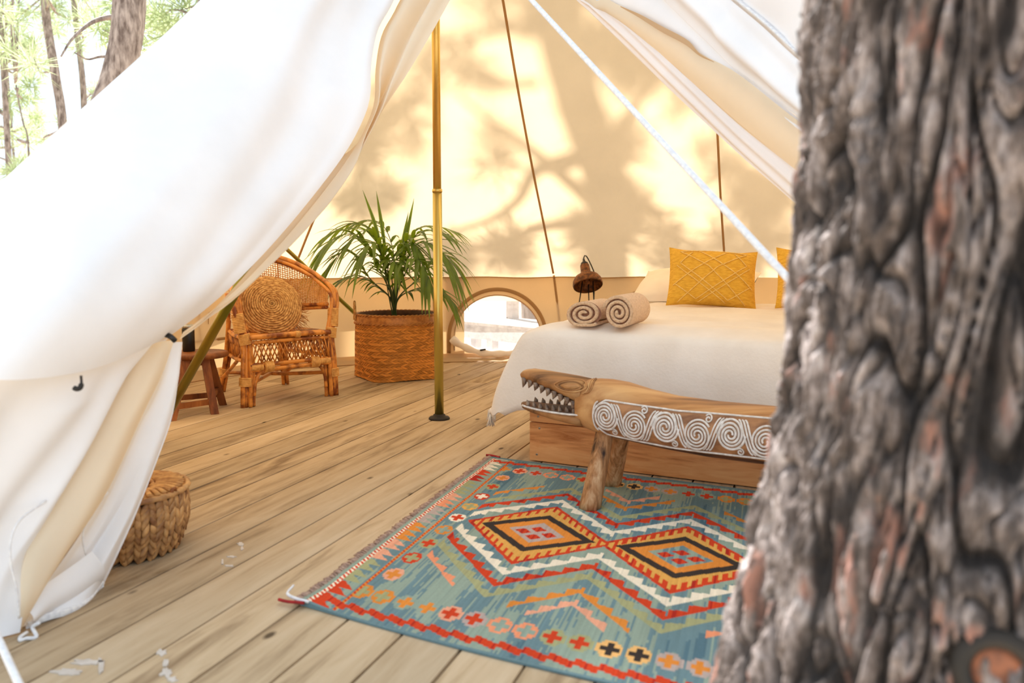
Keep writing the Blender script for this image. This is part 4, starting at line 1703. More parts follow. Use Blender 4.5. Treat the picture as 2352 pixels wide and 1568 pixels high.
for sx in (1, -1):
    binding((0.300 * sx, 0.02, 0.42), (0.312 * sx, 0.03, 0.53), 0.034, 12)
    binding((0.275 * sx, 0.004, 0.355), (0.285 * sx, 0.008, 0.415), 0.034, 8)
    binding((0.289 * sx, 0.0, 0.12), (0.286 * sx, 0.0, 0.17), 0.036, 7)
    # front posts: two extra canes in each bundle
    cane('front_leg', [(0.265 * sx, -0.012, 0.0), (0.258 * sx, -0.012, 0.2), (0.255 * sx, -0.01, 0.40)], 0.0125)
    cane('front_leg', [(0.272 * sx, 0.022, 0.0), (0.262 * sx, 0.022, 0.2), (0.26 * sx, 0.02, 0.40)], 0.0125)
    cane('front_leg', [(0.240 * sx, 0.006, 0.0), (0.236 * sx, 0.006, 0.15), (0.235 * sx, 0.004, 0.28)], 0.0115)
    # rear legs and their braces
    cane('rear_leg', [(0.235 * sx, 0.60, 0.0), (0.205 * sx, 0.56, 0.20), (0.19 * sx, 0.52, 0.45), (0.2 * sx, 0.50, 0.62)], 0.0135)
    cane('rear_leg', [(0.222 * sx, 0.625, 0.0), (0.192 * sx, 0.585, 0.20), (0.175 * sx, 0.545, 0.45)], 0.0125)
    cane('rear_leg', [(0.208 * sx, 0.60, 0.0), (0.18 * sx, 0.56, 0.20), (0.165 * sx, 0.52, 0.38)], 0.0115)
    cane('side_brace', [(0.255 * sx, 0.03, 0.36), (0.235 * sx, 0.25, 0.24), (0.225 * sx, 0.55, 0.1)], 0.011)
    cane('side_rail', [(0.268 * sx, 0.0, 0.385), (0.25 * sx, 0.25, 0.385), (0.19 * sx, 0.50, 0.385)], 0.0125)
    cane('side_rail', [(0.262 * sx, 0.0, 0.25), (0.24 * sx, 0.25, 0.245), (0.19 * sx, 0.53, 0.24)], 0.0115)
    cane('corner_brace', [(0.236 * sx, 0.0, 0.06), (0.225 * sx, 0.0, 0.14), (0.185 * sx, 0.0, 0.20), (0.12 * sx, 0.0, 0.218)], 0.0105)
    binding((0.215 * sx, 0.585, 0.10), (0.206 * sx, 0.575, 0.15), 0.030, 6)
    for (fx, fy) in ((0.268, 0.005), (0.22, 0.605)):
        MB().lathe([(0.014, 0.0), (0.014, 0.006)], 12, c=S(fx * sx, fy, -0.001)).build('foot_pad', M['white_paint'], chair)
# cross stretchers low down
cane('stretcher', [(0.285, 0.0, 0.145), (0.06, 0.28, 0.125), (-0.215, 0.585, 0.125)], 0.0115)
cane('stretcher', [(-0.285, 0.0, 0.115), (-0.04, 0.28, 0.125), (0.215, 0.585, 0.125)], 0.0115)
# seat: front rails, woven deck, apron
cane('front_rail', [(-0.262, -0.015, 0.392), (0, -0.03, 0.398), (0.262, -0.015, 0.392)], 0.0155)
cane('front_rail', [(-0.258, -0.012, 0.362), (0, -0.024, 0.366), (0.258, -0.012, 0.362)], 0.0115)
cane('front_rail', [(-0.262, -0.012, 0.236), (0, -0.022, 0.236), (0.262, -0.012, 0.236)], 0.0125)
cane('front_rail', [(-0.262, -0.014, 0.208), (0, -0.024, 0.208), (0.262, -0.014, 0.208)], 0.0125)
binding((-0.175, -0.019, 0.222), (-0.125, -0.02, 0.222), 0.033, 6)
binding((0.125, -0.02, 0.222), (0.175, -0.019, 0.222), 0.033, 6)
binding((-0.255, -0.013, 0.222), (-0.185, -0.018, 0.222), 0.020, 9)
binding((0.185, -0.018, 0.222), (0.255, -0.013, 0.222), 0.020, 9)
binding((0.02, -0.03, 0.395), (0.05, -0.029, 0.395), 0.021, 5)
mb = MB()
for i in range(26):
    y = -0.01 + 0.51 * i / 25
    hw = 0.262 - 0.07 * (y / 0.5)
    mb.tube([S(-hw, y, 0.392 + 0.004 * math.sin(i)), S(0, y, 0.382), S(hw, y, 0.392)], 0.0105, 6)
mb.build('seat', M['rattan'], chair)
for i in range(19):
    x0 = -0.245 + 0.49 * i / 18
    for k_ in (1, -1):
        x1 = max(-0.25, min(0.25, x0 + 0.055 * k_))
        cane('apron_cane', [(x0, -0.02 - 0.003 * k_, 0.360), (x1, -0.02 - 0.003 * k_, 0.242)], 0.0042, 6, k=2)
    cane('apron_cane', [(x0, -0.017, 0.360), (x0, -0.017, 0.242)], 0.0036, 6, k=2) if i % 2 == 0 else None
for sx in (1, -1):
    for i in range(12):
        y0 = 0.04 + 0.44 * i / 11
        hw = 0.268 - 0.07 * (y0 / 0.5)
        for k_ in (1, -1):
            y1 = max(0.03, min(0.5, y0 + 0.045 * k_))
            cane('apron_cane', [(hw * sx, y0, 0.372), ((0.262 - 0.07 * (y1 / 0.5)) * sx, y1, 0.25)], 0.0042, 6, k=2)


# cane back between the hood and a lower rail
def back_pt(th, v):
    x, y, z = hood(th, -0.055 + 0.10 * abs(math.cos(th)) ** 4, -0.02)
    zl = 0.555 - 0.035 * math.sin(th)
    return (x * (1 - 0.03 * (1 - v)), y * (1 - 0.05 * (1 - v)), zl + (z - zl) * v)


TH0, TH1 = math.radians(1), math.radians(179)
cane('back_rail', [back_pt(TH0 + (TH1 - TH0) * i / 12, 0.0) for i in range(13)], 0.0125, k=60)
cane('back_rail', [(x, y, z - 0.02) for x, y, z in [back_pt(TH0 + (TH1 - TH0) * i / 12, 0.0) for i in range(13)]], 0.0105, k=60)
wv = MB()
NVV, NHH = 64, 21
for i in range(NVV):
    th = TH0 + (TH1 - TH0) * i / (NVV - 1)
    for o_ in (-0.0035, 0.0035):
        wv.tube([S(*back_pt(th + o_, v / 6)) for v in range(7)], 0.0014, 4, caps=False)
for jv in range(NHH):
    v = (jv + 0.5) / NHH
    for o_ in (-0.005, 0.005):
        wv.tube([S(*back_pt(TH0 + (TH1 - TH0) * i / 40, v + o_)) for i in range(41)], 0.0014, 4, caps=False)
for s_ in (1, -1):
    for i in range(-24, NVV + 4, 2):
        pts = []
        for k in range(14):
            v = k / 13
            ii = i + s_ * (v - (0 if s_ > 0 else 1)) * 22
            if 0 <= ii <= NVV - 1:
                pts.append(S(*back_pt(TH0 + (TH1 - TH0) * ii / (NVV - 1), v)))
        if len(pts) > 1:
            wv.tube(pts, 0.0013, 4, caps=False)
wv.build('cane_back', M['cane'], chair, kind='stuff')
for th in (math.radians(60), math.radians(90), math.radians(120)):
    cane('back_slat', [back_pt(th, v / 6) for v in range(7)], 0.0048, 6, k=10)
cane('cane_edging', [back_pt(TH0 + (TH1 - TH0) * i / 16, 0.97) for i in range(17)], 0.006, 6, k=60)
for th in (62, 118):
    a_, b_ = hood(math.radians(th - 2), 0.01), hood(math.radians(th + 2), 0.01)
    binding(a_, b_, 0.030, 6)

# round jute cushion leaning in the chair
cu = P(619, 706, 5.02 + 0.18)
cush = thing('round_cushion', 'round coiled jute cushion with a raffia fringe on the rattan chair', 'cushion', cu)
nrm = (Vector((0.42, -0.80, 0.42))).normalized()
mq = nrm.to_track_quat('Z', 'Y').to_matrix()
CR = 0.192
dome = [(CR * math.cos(a), 0.065 * math.sin(a)) for a in [math.pi / 2 * k / 10 for k in range(11)]]
MB().lathe([(r_, -z * 0.7) for r_, z in reversed(dome)] + dome[1:], 40, mq, cu).build('pad', M['jute'], cush)
coil = []
turns = 15
for i in range(turns * 40):
    f = i / (turns * 40)
    r_ = CR * (1 - f) ** 0.98
    z = 0.068 * math.sqrt(max(0, 1 - (r_ / CR) ** 2)) + 0.002
    a = 2 * math.pi * turns * f
    coil.append(cu + mq @ Vector((r_ * math.cos(a), r_ * math.sin(a), z)))
MB().tube(coil, [0.0062 + 0.0022 * math.sin(i * 2.1) for i in range(len(coil))], 6).build('coil', M['jute'], cush)
mb = MB()
rr = random.Random(5)
for i in range(330):
    a = rr.uniform(0, 2 * math.pi)
    L = rr.uniform(0.03, 0.07)
    p0 = Vector((CR * 0.97 * math.cos(a), CR * 0.97 * math.sin(a), -0.01))
    d1 = Vector((math.cos(a + rr.uniform(-.6, .6)), math.sin(a + rr.uniform(-.6, .6)), rr.uniform(-0.6, 0.3)))
    p1 = p0 + d1 * L * 0.5
    p2 = p1 + Vector((math.cos(a + rr.uniform(-1, 1)), math.sin(a + rr.uniform(-1, 1)), rr.uniform(-0.8, 0.2))) * L * 0.5
    mb.tube([cu + mq @ p for p in (p0, p1, p2)], [0.0016, 0.0013, 0.0008], 4, caps=False)
mb.build('fringe', M['raffia'], cush, kind='stuff')

# ------------------------------------------------------------------ wooden stool with a black canister
sc_ = Vector((-1.72, 4.74, 0))
stool = thing('wooden_stool', 'small dark wooden stool behind the left door curtain', 'stool', sc_)
mm = Matrix.Rotation(math.radians(25), 3, 'Z')
MB().lathe([(0.145, 0.300), (0.158, 0.306), (0.160, 0.318), (0.152, 0.328), (0.1, 0.330)], 40, c=sc_).build('top', M['stool_wood'], stool)
feet = [Vector((-1.776, 4.478, 0)), Vector((-1.615, 4.66, 0)), Vector((-1.66, 4.93, 0)), Vector((-1.93, 4.75, 0))]
tops = []
for f_ in feet:
    d_ = (f_ - sc_)
    t_ = sc_ + d_ * 0.45 + Vector((0, 0, 0.30))
    tops.append(t_)
    ax = (t_ - f_)
    mb = MB()
    rg = []
    for k in range(2):
        c_ = f_ + ax * k
        w_ = 0.021
        rg.append([c_ + mm @ Vector((sx * w_, sy * w_, 0)) for sx, sy in ((-1, -1), (1, -1), (1, 1), (-1, 1))])
    mb.loft(rg)
    mb.build('leg', M['stool_wood'], stool, smooth=False)
for i in range(4):
    a_, b_ = feet[i].lerp(tops[i], 0.22 + 0.1 * (i % 2)), feet[(i + 1) % 4].lerp(tops[(i + 1) % 4], 0.22 + 0.1 * (i % 2))
    dv_ = (b_ - a_)
    an = math.atan2(dv_.y, dv_.x)
    MB().box((a_ + b_) / 2, dv_.length, 0.018, 0.03, Matrix.Rotation(an, 3, 'Z')).build('stretcher', M['stool_wood'], stool, smooth=False)
    a_, b_ = tops[i] - Vector((0, 0, 0.02)), tops[(i + 1) % 4] - Vector((0, 0, 0.02))
    dv_ = (b_ - a_)
    MB().box((a_ + b_) / 2, dv_.length + 0.02, 0.02, 0.035, Matrix.Rotation(math.atan2(dv_.y, dv_.x), 3, 'Z')).build('apron', M['stool_wood'], stool, smooth=False)
pcn = G(434, 806, 0.331)
can = thing('black_canister', 'glossy black cylinder standing on the wooden stool', 'canister', pcn)
MB().lathe([(0.031, 0.0), (0.033, 0.003), (0.033, 0.122), (0.031, 0.126)], 32, c=pcn).build('body', M['black'], can)
MB().lathe([(0.0315, 0.127), (0.032, 0.140), (0.028, 0.146)], 32, c=pcn).build('lid', M['screw'], can)

# ------------------------------------------------------------------ palm in a woven basket
rr0 = random.Random(4)
PB = Vector((-0.80, 6.04, 0))
bask = thing('plant_basket', 'square-bottomed woven bamboo basket holding the palm', 'basket', PB)
crot = math.atan2(-0.36, -0.10)


def bk(a, f, out=0.0):
    """basket wall at angle a, height fraction f: square at the foot, round at the rim"""
    k = 0.5 + 0.5 * math.cos(4 * (a - crot))
    rs = 0.258 + 0.062 * max(0, k) ** 1.6
    r_ = rs + (0.278 - rs) * min(1, f * 1.5) ** 0.8 + 0.012 * math.sin(math.pi * f) + out
    return PB + Vector((r_ * math.cos(a), r_ * math.sin(a), 0.002 + 0.443 * f + (0.004 * (1 - max(0, k)) * (1 - f) ** 3)))


n = 96
rings = [[bk(2 * math.pi * i / n, j_ / 20, -0.004) for i in range(n)] for j_ in range(21)]
rings_in = [[bk(2 * math.pi * i / n, 1 - j_ / 12 * 0.9, -0.012) for i in range(n)] for j_ in range(13)]
mb = MB()
mb.loft(rings + rings_in, caps=True)
mb.build('body', M['bamboo_in'], bask)
# herringbone strips, one mesh per course, each strip with its own tone
NC = 62
bw = attr_mat('bamboo_weave', 'weave', 0.5)
for course in range(19):
    mb = MB()
    tone = []
    for i in range(NC):
        f0 = (course + 0.04) / 22.0
        f1 = (course + 0.96) / 22.0
        s_ = 1 if course % 2 else -1
        da = 2 * math.pi / NC
        a0 = i * da + da * (0.5 if (course // 2) % 2 else 0)
        sk = da * 0.62 * s_
        lo_, hi_ = (0.001, 0.0035) if s_ > 0 else (0.0035, 0.001)
        q = [bk(a0 - sk, f0, lo_), bk(a0 + da * 0.9 - sk, f0, hi_), bk(a0 + da * 0.9 + sk, f1, hi_), bk(a0 + sk, f1, lo_)]
        mb.add(q, [(0, 1, 2, 3)])
        k_ = rr0.uniform(0.7, 1.25)
        tone += [lin(206) * k_, lin(138) * k_, lin(64) * k_, 1.0]
    wc_ = mb.build('woven_course', bw, bask, smooth=False)
    wc_.data.attributes.new('weave', 'FLOAT_COLOR', 'FACE').data.foreach_set('color', tone)
    sm_ = wc_.modifiers.new('thickness', 'SOLIDIFY')
    sm_.thickness = 0.003
for f, rad in ((0.86, 0.006), (0.99, 0.0075)):
    for ph in (0, math.pi):
        pts = []
        for i in range(241):
            a = 2 * math.pi * i / 240
            c_ = bk(a, f, 0.006)
            w_ = i * 0.75 + ph
            pts.append(c_ + Vector((math.cos(a) * math.cos(w_) * 0.005, math.sin(a) * math.cos(w_) * 0.005, 0.005 * math.sin(w_))))
        MB().tube(pts, rad * 0.75, 6).build('rim_braid', M['bamboo'], bask)
collar = [[bk(2 * math.pi * i / n, f, 0.007) for i in range(n + 1)] for f in (0.86, 0.92, 0.985)]
MB().grid(collar).build('rim_collar', M['bamboo'], bask)
for a_ in (math.radians(196), math.radians(20)):
    base_a, base_b = bk(a_ - 0.13, 0.90, 0.012), bk(a_ + 0.13, 0.90, 0.012)
    topc = bk(a_, 1.0, 0.012) + Vector((0, 0, 0.075))
    pts = smooth_path([base_a, bk(a_ - 0.13, 1.0, 0.014), topc + (base_a - base_b) * 0.22, topc + (base_b - base_a) * 0.22, bk(a_ + 0.13, 1.0, 0.014), base_b], 26)
    MB().tube(pts, 0.0075, 8).build('handle', M['jute'], bask)

palm = thing('potted_palm', 'green kentia palm with arching fronds growing in the basket', 'plant', PB + Vector((0, 0, 0.3)))
MB().lathe([(0.245, 0.06), (0.25, 0.30), (0.12, 0.315)], 40, c=PB).build('soil', M['soil'], palm)


def leaflet(root, d, droop, L, w, tw):
    """one long pointed leaf as a folded blade"""
    mb_ = MB()
    rows_ = []
    up_ = Vector((0, 0, 1))
    for k in range(8):
        f = k / 7
        p = root + d * (L * f) + Vector((0, 0, -droop * L * f * f))
        t = (d + Vector((0, 0, -2 * droop * f))).normalized()
        side = t.cross(up_)
        side = side.normalized() if side.length > 1e-4 else tw
        nn = side.cross(t)
        ww = w * min(1.0, 0.35 + f * 3.0) * (1 - f ** 2.2) + 0.0006
        rows_.append([p - side * ww - nn * ww * 0.35, p, p + side * ww - nn * ww * 0.35])
    mb_.grid(rows_)
    return mb_


base_p = PB + Vector((0.0, -0.02, 0.31))
# frond: list of guide points as pixel and depth, half-length of leaflets
FR = [([(903, 690, 6.02), (862, 600, 5.95), (820, 540, 5.88), (770, 548, 5.82), (728, 590, 5.78)], 0.21),
      ([(900, 690, 6.02), (880, 600, 5.98), (862, 540, 5.95), (815, 512, 5.95), (750, 540, 5.95)], 0.21),
      ([(908, 690, 6.0), (925, 600, 5.95), (950, 545, 5.88), (985, 528, 5.82), (1032, 540, 5.78)], 0.18),
      ([(910, 690, 6.0), (930, 610, 5.9), (960, 560, 5.8), (1000, 565, 5.72), (1040, 610, 5.68)], 0.24),
      ([(905, 690, 5.98), (890, 640, 5.88), (895, 602, 5.78), (905, 600, 5.68), (918, 618, 5.62)], 0.20),
      ([(900, 690, 6.02), (850, 640, 5.98), (815, 585, 5.95), (785, 580, 5.92), (748, 620, 5.9)], 0.16),
      ([(898, 690, 6.05), (875, 665, 6.05), (845, 640, 6.02), (815, 632, 6.0), (775, 645, 5.98)], 0.13),
      ([(912, 690, 6.04), (960, 640, 6.06), (1000, 590, 6.08), (1030, 590, 6.1), (1058, 625, 6.12)], 0.17),
      ([(912, 692, 6.0), (950, 665, 5.95), (990, 660, 5.9), (1022, 672, 5.86), (1045, 700, 5.84)], 0.14),
      ([(906, 690, 6.05), (905, 590, 6.1), (885, 525, 6.15), (850, 505, 6.2), (810, 515, 6.25)], 0.16),
      ([(906, 690, 6.05), (930, 580, 6.15), (960, 525, 6.2), (1005, 520, 6.25), (1055, 535, 6.3)], 0.15),
      ([(905, 690, 5.95), (880, 610, 5.85), (868, 562, 5.75), (848, 560, 5.65), (822, 592, 5.6)], 0.20),
      ([(908, 690, 5.95), (925, 640, 5.85), (948, 600, 5.72), (966, 600, 5.62), (986, 640, 5.56)], 0.22),
      ([(903, 690, 6.0), (880, 600, 5.9), (860, 545, 5.85), (832, 530, 5.8), (795, 562, 5.76)], 0.20),
      ([(905, 690, 6.0), (900, 600, 5.9), (930, 560, 5.82), (940, 550, 5.78), (965, 575, 5.72)], 0.22)]
rr = random.Random(21)
for pts, LL in FR:
    pts3 = [base_p] + [P(*p) for p in pts]
    path = smooth_path(pts3, 40)
    fr = MB().tube(path, [0.0062 - 0.0045 * i / 39 for i in range(40)], 6).build('frond', M['frond_stem'], palm)
    npair = 10
    for k in range(npair):
        f = 0.46 + 0.54 * k / (npair - 1)
        i = min(38, int(f * 39))
        p = path[i]
        t = (path[i + 1] - path[max(0, i - 1)]).normalized()
        sd_ = t.cross(Vector((0, 0, 1)))
        sd_ = sd_.normalized() if sd_.length > 1e-3 else Vector((1, 0, 0))
        size = LL * (0.55 + 0.6 * math.sin(math.pi * min(1, 0.25 + 0.75 * (k / npair))))
        for sgn in (1, -1):
            if k == npair - 1 and sgn < 0:
                dvec = (t + Vector((0, 0, -0.1))).normalized()
            else:
                dvec = (t * (0.75 + 0.35 * k / npair) + sd_ * sgn * (0.75 - 0.35 * k / npair) + Vector((0, 0, 0.08 + 0.1 * rr.random()))).normalized()
            leaflet(p, dvec, 0.40 + 0.45 * rr.random(), size * rr.uniform(1.15, 1.5), 0.0160, sd_).build('leaflet', M['leaf'], fr)
for (pts) in ([(895, 690, 6.0), (868, 540, 6.0), (833, 436, 6.0)], [(900, 690, 6.02), (880, 540, 6.02), (864, 438, 6.02)], [(908, 690, 6.0), (930, 560, 5.98), (951, 455, 5.97)], [(908, 690, 6.0), (925, 560, 5.98), (938, 486, 5.97)]):
    path = smooth_path([base_p] + [P(*p) for p in pts], 30)
    fr = MB().tube(path[:26], [0.005 - 0.0035 * i / 25 for i in range(26)], 6).build('frond', M['frond_stem'], palm)
    tdir = (path[-1] - path[16])
    LLn = tdir.length
    mb = MB()
    rows_ = []
    for k in range(14):
        f = k / 13
        p = path[16 + k]
        ww = 0.0125 * math.sin(math.pi * (0.15 + 0.85 * f)) + 0.0005
        rows_.append([p + Vector((-ww, 0.003, 0)), p, p + Vector((ww, 0.003, 0))])
    mb.grid(rows_)
    mb.build('leaflet', M['leaf'], fr)

# ------------------------------------------------------------------ braided seagrass pouf basket, lower left
QB = Vector((-1.165, 2.53, 0))
pouf = thing('seagrass_basket', 'low round braided seagrass basket with a lid beside the curtain', 'basket', QB)
QR, QH = 0.19, 0.185


def qr(f):
    return QR * (0.70 + 0.30 * math.sin(math.pi * min(1, 0.12 + f * 0.55))) if f < 0.9 else QR * 0.985


MB().lathe([(qr(k / 10) - 0.014, 0.004 + QH * 0.97 * k / 10) for k in range(11)], 48, c=QB).build('body', M['bamboo_in'], pouf)
# each plait is a plump leaf-shaped strand
pm_ = MB()
rg = []
for j_ in range(7):
    f = j_ / 6
    w_ = 0.0105 * math.sin(math.pi * (0.08 + 0.86 * f)) + 0.001
    c_ = Vector((0.008 * (f - 0.5), 0, (f - 0.5) * 0.046))
    rg.append([c_ + Vector((w_ * math.cos(2 * math.pi * k / 7), 0.55 * w_ * math.sin(2 * math.pi * k / 7), 0)) for k in range(7)])
pm_.loft(rg)
plait_me = None
NPL, NRW = 54, 8
rest = MB()
for row in range(NRW):
    f = (row + 0.5) / NRW
    for i in range(NPL):
        a = 2 * math.pi * (i + 0.0) / NPL
        r_ = qr(f) - 0.003
        loc = QB + Vector((r_ * math.cos(a), r_ * math.sin(a), 0.010 + (QH - 0.018) * f + rr.uniform(-.003, .003)))
        eul = (rr.uniform(-0.12, 0.12), (0.40 if i % 2 else -0.40) + rr.uniform(-.14, .14), a + math.pi / 2)
        sc3 = (rr.uniform(0.85, 1.05), 1, rr.uniform(0.85, 1.1))
        if -2.9 < (a if a < math.pi else a - 2 * math.pi) < 0.75:      # the side in view: strands of their own
            if plait_me is None:
                o = pm_.build('plait', M['seagrass'])
                plait_me = o.data
            else:
                o = bpy.data.objects.new('plait', plait_me)
                COL.objects.link(o)
            o.parent = pouf
            o.matrix_parent_inverse = Matrix.Translation(-QB)
            o.location, o.rotation_euler, o.scale = loc, eul, sc3
        else:
            mx_ = Matrix.LocRotScale(loc, __import__('mathutils').Euler(eul), Vector(sc3))
            rest.add([mx_ @ Vector(v) for v in pm_.v], pm_.f)
rest.build('plait', M['seagrass'], pouf, kind='stuff')
MB().tube([QB + Vector((QR * 0.985 * math.cos(2 * math.pi * i / 60), QR * 0.985 * math.sin(2 * math.pi * i / 60), QH)) for i in range(61)], [0.0075 + 0.0025 * (i % 2) for i in range(61)], 8).build('rim', M['seagrass'], pouf)
lid = MB().lathe([(QR * 0.95, QH - 0.006), (QR * 0.94, QH + 0.006), (QR * 0.52, QH + 0.012), (QR * 0.50, QH + 0.002), (0.01, QH - 0.004)], 60, c=QB).build('lid', M['seagrass_lid'], pouf)
for i in range(44):
    a = 2 * math.pi * i / 44
    pts = [QB + Vector((QR * k_ * math.cos(a + 0.5 * (0.94 - k_)), QR * k_ * math.sin(a + 0.5 * (0.94 - k_)), QH + 0.008 + 0.004 * math.sin(math.pi * (k_ - 0.5) / 0.44))) for k_ in (0.93, 0.82, 0.70, 0.58, 0.52)]
    MB().tube(pts, 0.0085, 6, flat=0.5).build('lid_strand', M['seagrass_lid'], lid)
sw = []
for i in range(160):
    f = i / 159
    a = 2 * math.pi * 4.2 * f
    sw.append(QB + Vector((QR * 0.48 * (1 - f * 0.9) * math.cos(a), QR * 0.48 * (1 - f * 0.9) * math.sin(a), QH + 0.004)))
MB().tube(sw, [0.008 + 0.003 * math.sin(i * 1.7) for i in range(160)], 6).build('lid_coil', M['seagrass_lid'], lid)
MB().tube([QB + Vector((QR * 0.985 * math.cos(a), QR * 0.985 * math.sin(a), QH + z_)) for a, z_ in ((-0.35, 0.0), (-0.33, 0.014), (-0.27, 0.016), (-0.25, 0.0))], 0.006, 8).build('clasp', M['stool_wood'], pouf)

# ------------------------------------------------------------------ wooden walkway outside, seen through the window
wy0, wy1 = Vector((-0.75, 9.3, 0)), Vector((0.9, 6.95 + 0.62, 0))
wd = (wy1 - wy0).normalized()
wn = Vector((-wd.y, wd.x, 0))
wang = math.atan2(wd.y, wd.x)
walk = thing('wooden_walkway', 'sun-bleached wooden walkway outside the arched window', 'walkway', (wy0 + wy1) / 2 + Vector((0, 0, -0.42)))
wc = (wy0 + wy1) / 2
WL = (wy1 - wy0).length + 3.0
rz = Matrix.Rotation(wang, 3, 'Z')
for i in range(5):
    MB().box(wc + wn * (0.07 + 0.14 * i) - wd * 0.8 + Vector((0, 0, 0.115)), WL, 0.13, 0.03, rz).build('board', M['rail'], walk, smooth=False)
MB().box(wc + wn * 0.03 - wd * 0.8 + Vector((0, 0, 0.03)), WL, 0.05, 0.14, rz).build('beam', M['rail'], walk, smooth=False)
for k in (-2.0, -1.35, -0.45, 0.2, 0.85):
    for w_ in (0.05, 0.62):
        MB().box(wc + wd * k + wn * w_ + Vector((0, 0, -0.22)), 0.09, 0.09, 0.40, rz).build('post', M['rail'], walk, smooth=False)
MB().box(wc + wd * -0.75 + wn * 0.62 + Vector((0, 0, 0.5)), 0.1, 0.1, 0.8, rz).build('rail_post', M['rail'], walk, smooth=False)

# ------------------------------------------------------------------ pines
rr = random.Random(17)


def clump(mb, c, rad, n, w=0.010):
    for _ in range(n):
        d = Vector((rr.gauss(0, 1), rr.gauss(0, 1), rr.gauss(0, 1) + 0.25)).normalized()
        p0 = c + d * rad * rr.uniform(0.0, 0.45)
        p1 = p0 + d * rad * rr.uniform(0.45, 0.8) + Vector((0, 0, -0.05 * rad))
        s_ = d.cross(Vector((rr.gauss(0, 1), rr.gauss(0, 1), rr.gauss(0, 1))))
        if s_.length < 1e-4:
            continue
        s_ = s_.normalized() * w
        mb.add([p0 - s_, p0 + s_, p1], [(0, 1, 2)])


def pine(name, label, path, radii, branches, clumps, group='pines beyond the tent', rad=(0.3, 0.5), nn=90, w=0.01):
    t = thing(name, label, 'tree', path[0], group)
    pth = smooth_path(path, 40)
    rs = [radii[0] + (radii[1] - radii[0]) * i / 39 for i in range(40)]
    mb_ = MB()
    rings_ = []
    for i, p in enumerate(pth):
        rings_.append([p + Vector((math.cos(2 * math.pi * k / 20), math.sin(2 * math.pi * k / 20), 0)) * rs[i] * (1 + 0.10 * noise.noise(Vector((k * 0.9, i * 0.35, path[0].x)))) for k in range(20)])
    mb_.loft(rings_)
    mb_.build('trunk', M['far_bark'], t)
    for b in branches:
        bp = smooth_path(b[:-1], 14)
        MB().tube(bp, [b[-1] * (1 - 0.75 * i / 13) for i in range(14)], 7).build('branch', M['far_bark'], t)
    if clumps:
        mf = MB()
        for c in clumps:
            clump(mf, c, rr.uniform(*rad), nn, w)
        mf.build('foliage', M['needles'], t, smooth=False, kind='stuff')
    return t


def ground_z(p):
    return -0.42 + max(0, p.y - 24) * 0.04


BGT = [('thick pine trunk rising behind the left tent roof', 9.0, [(258, 700), (244, 300), (262, 205), (285, 120), (297, 0), (300, -400), (302, -900)], 0.175, 0.15),
       ('slim grey pine with a kinked trunk left of the thick trunk', 15.0, [(160, 700), (146, 320), (130, 190), (112, 80), (103, 0), (95, -300), (92, -600)], 0.085, 0.055),
       ('pale slender pine just left of the thick trunk', 18.0, [(205, 700), (194, 270), (186, 150), (176, 60), (168, -40), (165, -400)], 0.07, 0.045),
       ('thin pine at the far left edge of the view', 17.0, [(35, 700), (22, 410), (12, 230), (6, 110), (0, -40), (-5, -400)], 0.06, 0.045),
       ('very thin dark pine just right of the leftmost trunk', 21.0, [(50, 700), (34, 400), (24, 260), (17, 160), (10, 60)], 0.04, 0.02),
       ('bare leaning sapling near the left roof edge', 16.0, [(80, 700), (66, 350), (55, 290), (42, 230), (36, 190)], 0.026, 0.012),
       ('pine trunk cut by the roof edge at the top', 10.5, [(420, 700), (440, 200), (462, 40), (476, 0), (500, -120), (510, -500)], 0.12, 0.1)]
bpaths = []
for lab, dp, pts, r0, r1 in BGT:
    pa = [P(x, y, dp) for x, y in pts]
    pa[0] = Vector((pa[0].x, pa[0].y, ground_z(pa[0]) - 0.05))
    bpaths.append((lab, dp, pa, r0, r1))
# clumps and branches are shared out among the trees
targets = [[] for _ in BGT]
for _ in range(130):
    x, y = rr.uniform(-160, 560), rr.uniform(-240, 400)
    if y > 420 - 0.913 * x + 40:
        continue
    if 170 < y < 330 and rr.random() < 0.45:
        continue
    i = min(range(len(BGT)), key=lambda k: abs(x - BGT[k][2][3][0]) + rr.uniform(0, 160) + (60 if k in (0, 5) else 0))
    dp = max(11.0, BGT[i][1] + rr.uniform(-1.0, 3.5))
    targets[i].append((x, y, dp))
for i, (lab, dp, pa, r0, r1) in enumerate(bpaths):
    br, cl = [], []
    pth = smooth_path(pa, 40)
    for (x, y, d) in targets[i]:
        c = P(x, y, d)
        cl.append(c)
        for _ in range(2):
            cl.append(c + Vector((rr.gauss(0, 0.35), rr.gauss(0, 0.3), rr.gauss(0, 0.2))))
        st = min(pth, key=lambda p: abs(p.z - (c.z - 0.25)))
        mid_ = (st + c) / 2 + Vector((rr.uniform(-.2, .2), rr.uniform(-.2, .2), rr.uniform(-0.15, 0.2)))
        br.append((st, mid_, c, max(0.012, 0.0016 * d)))
    if i == 0:
        br.append((P(285, 36, 9.0), P(238, 42, 8.95), P(205, 55, 8.8), P(165, 90, 8.6), P(140, 130, 8.5), 0.03))
        br.append((P(280, 132, 9.0), P(232, 130, 8.95), P(200, 136, 8.8), P(170, 120, 8.7), 0.02))
    pine('pine_tree', lab, pa, (r0, r1), br, cl, nn=70, w=0.009 if dp < 16 else 0.012)

# the pine behind the tent whose shadow falls on the back canvas
YS = 10.0


def lift(x, y, ys=YS):
    s_ = hit(x, y, 0.0)
    return s_ + SUN * ((ys - s_.y) / SUN.y)


tp = [lift(1392, 600), lift(1402, 480), lift(1382, 380), lift(1335, 250), lift(1300, 120), lift(1280, 0)]
tp = [Vector((0.30, YS, -0.45)), Vector((0.10, YS, 2.4))] + tp + [tp[-1] + (tp[-1] - tp[-2]) * 2.0]


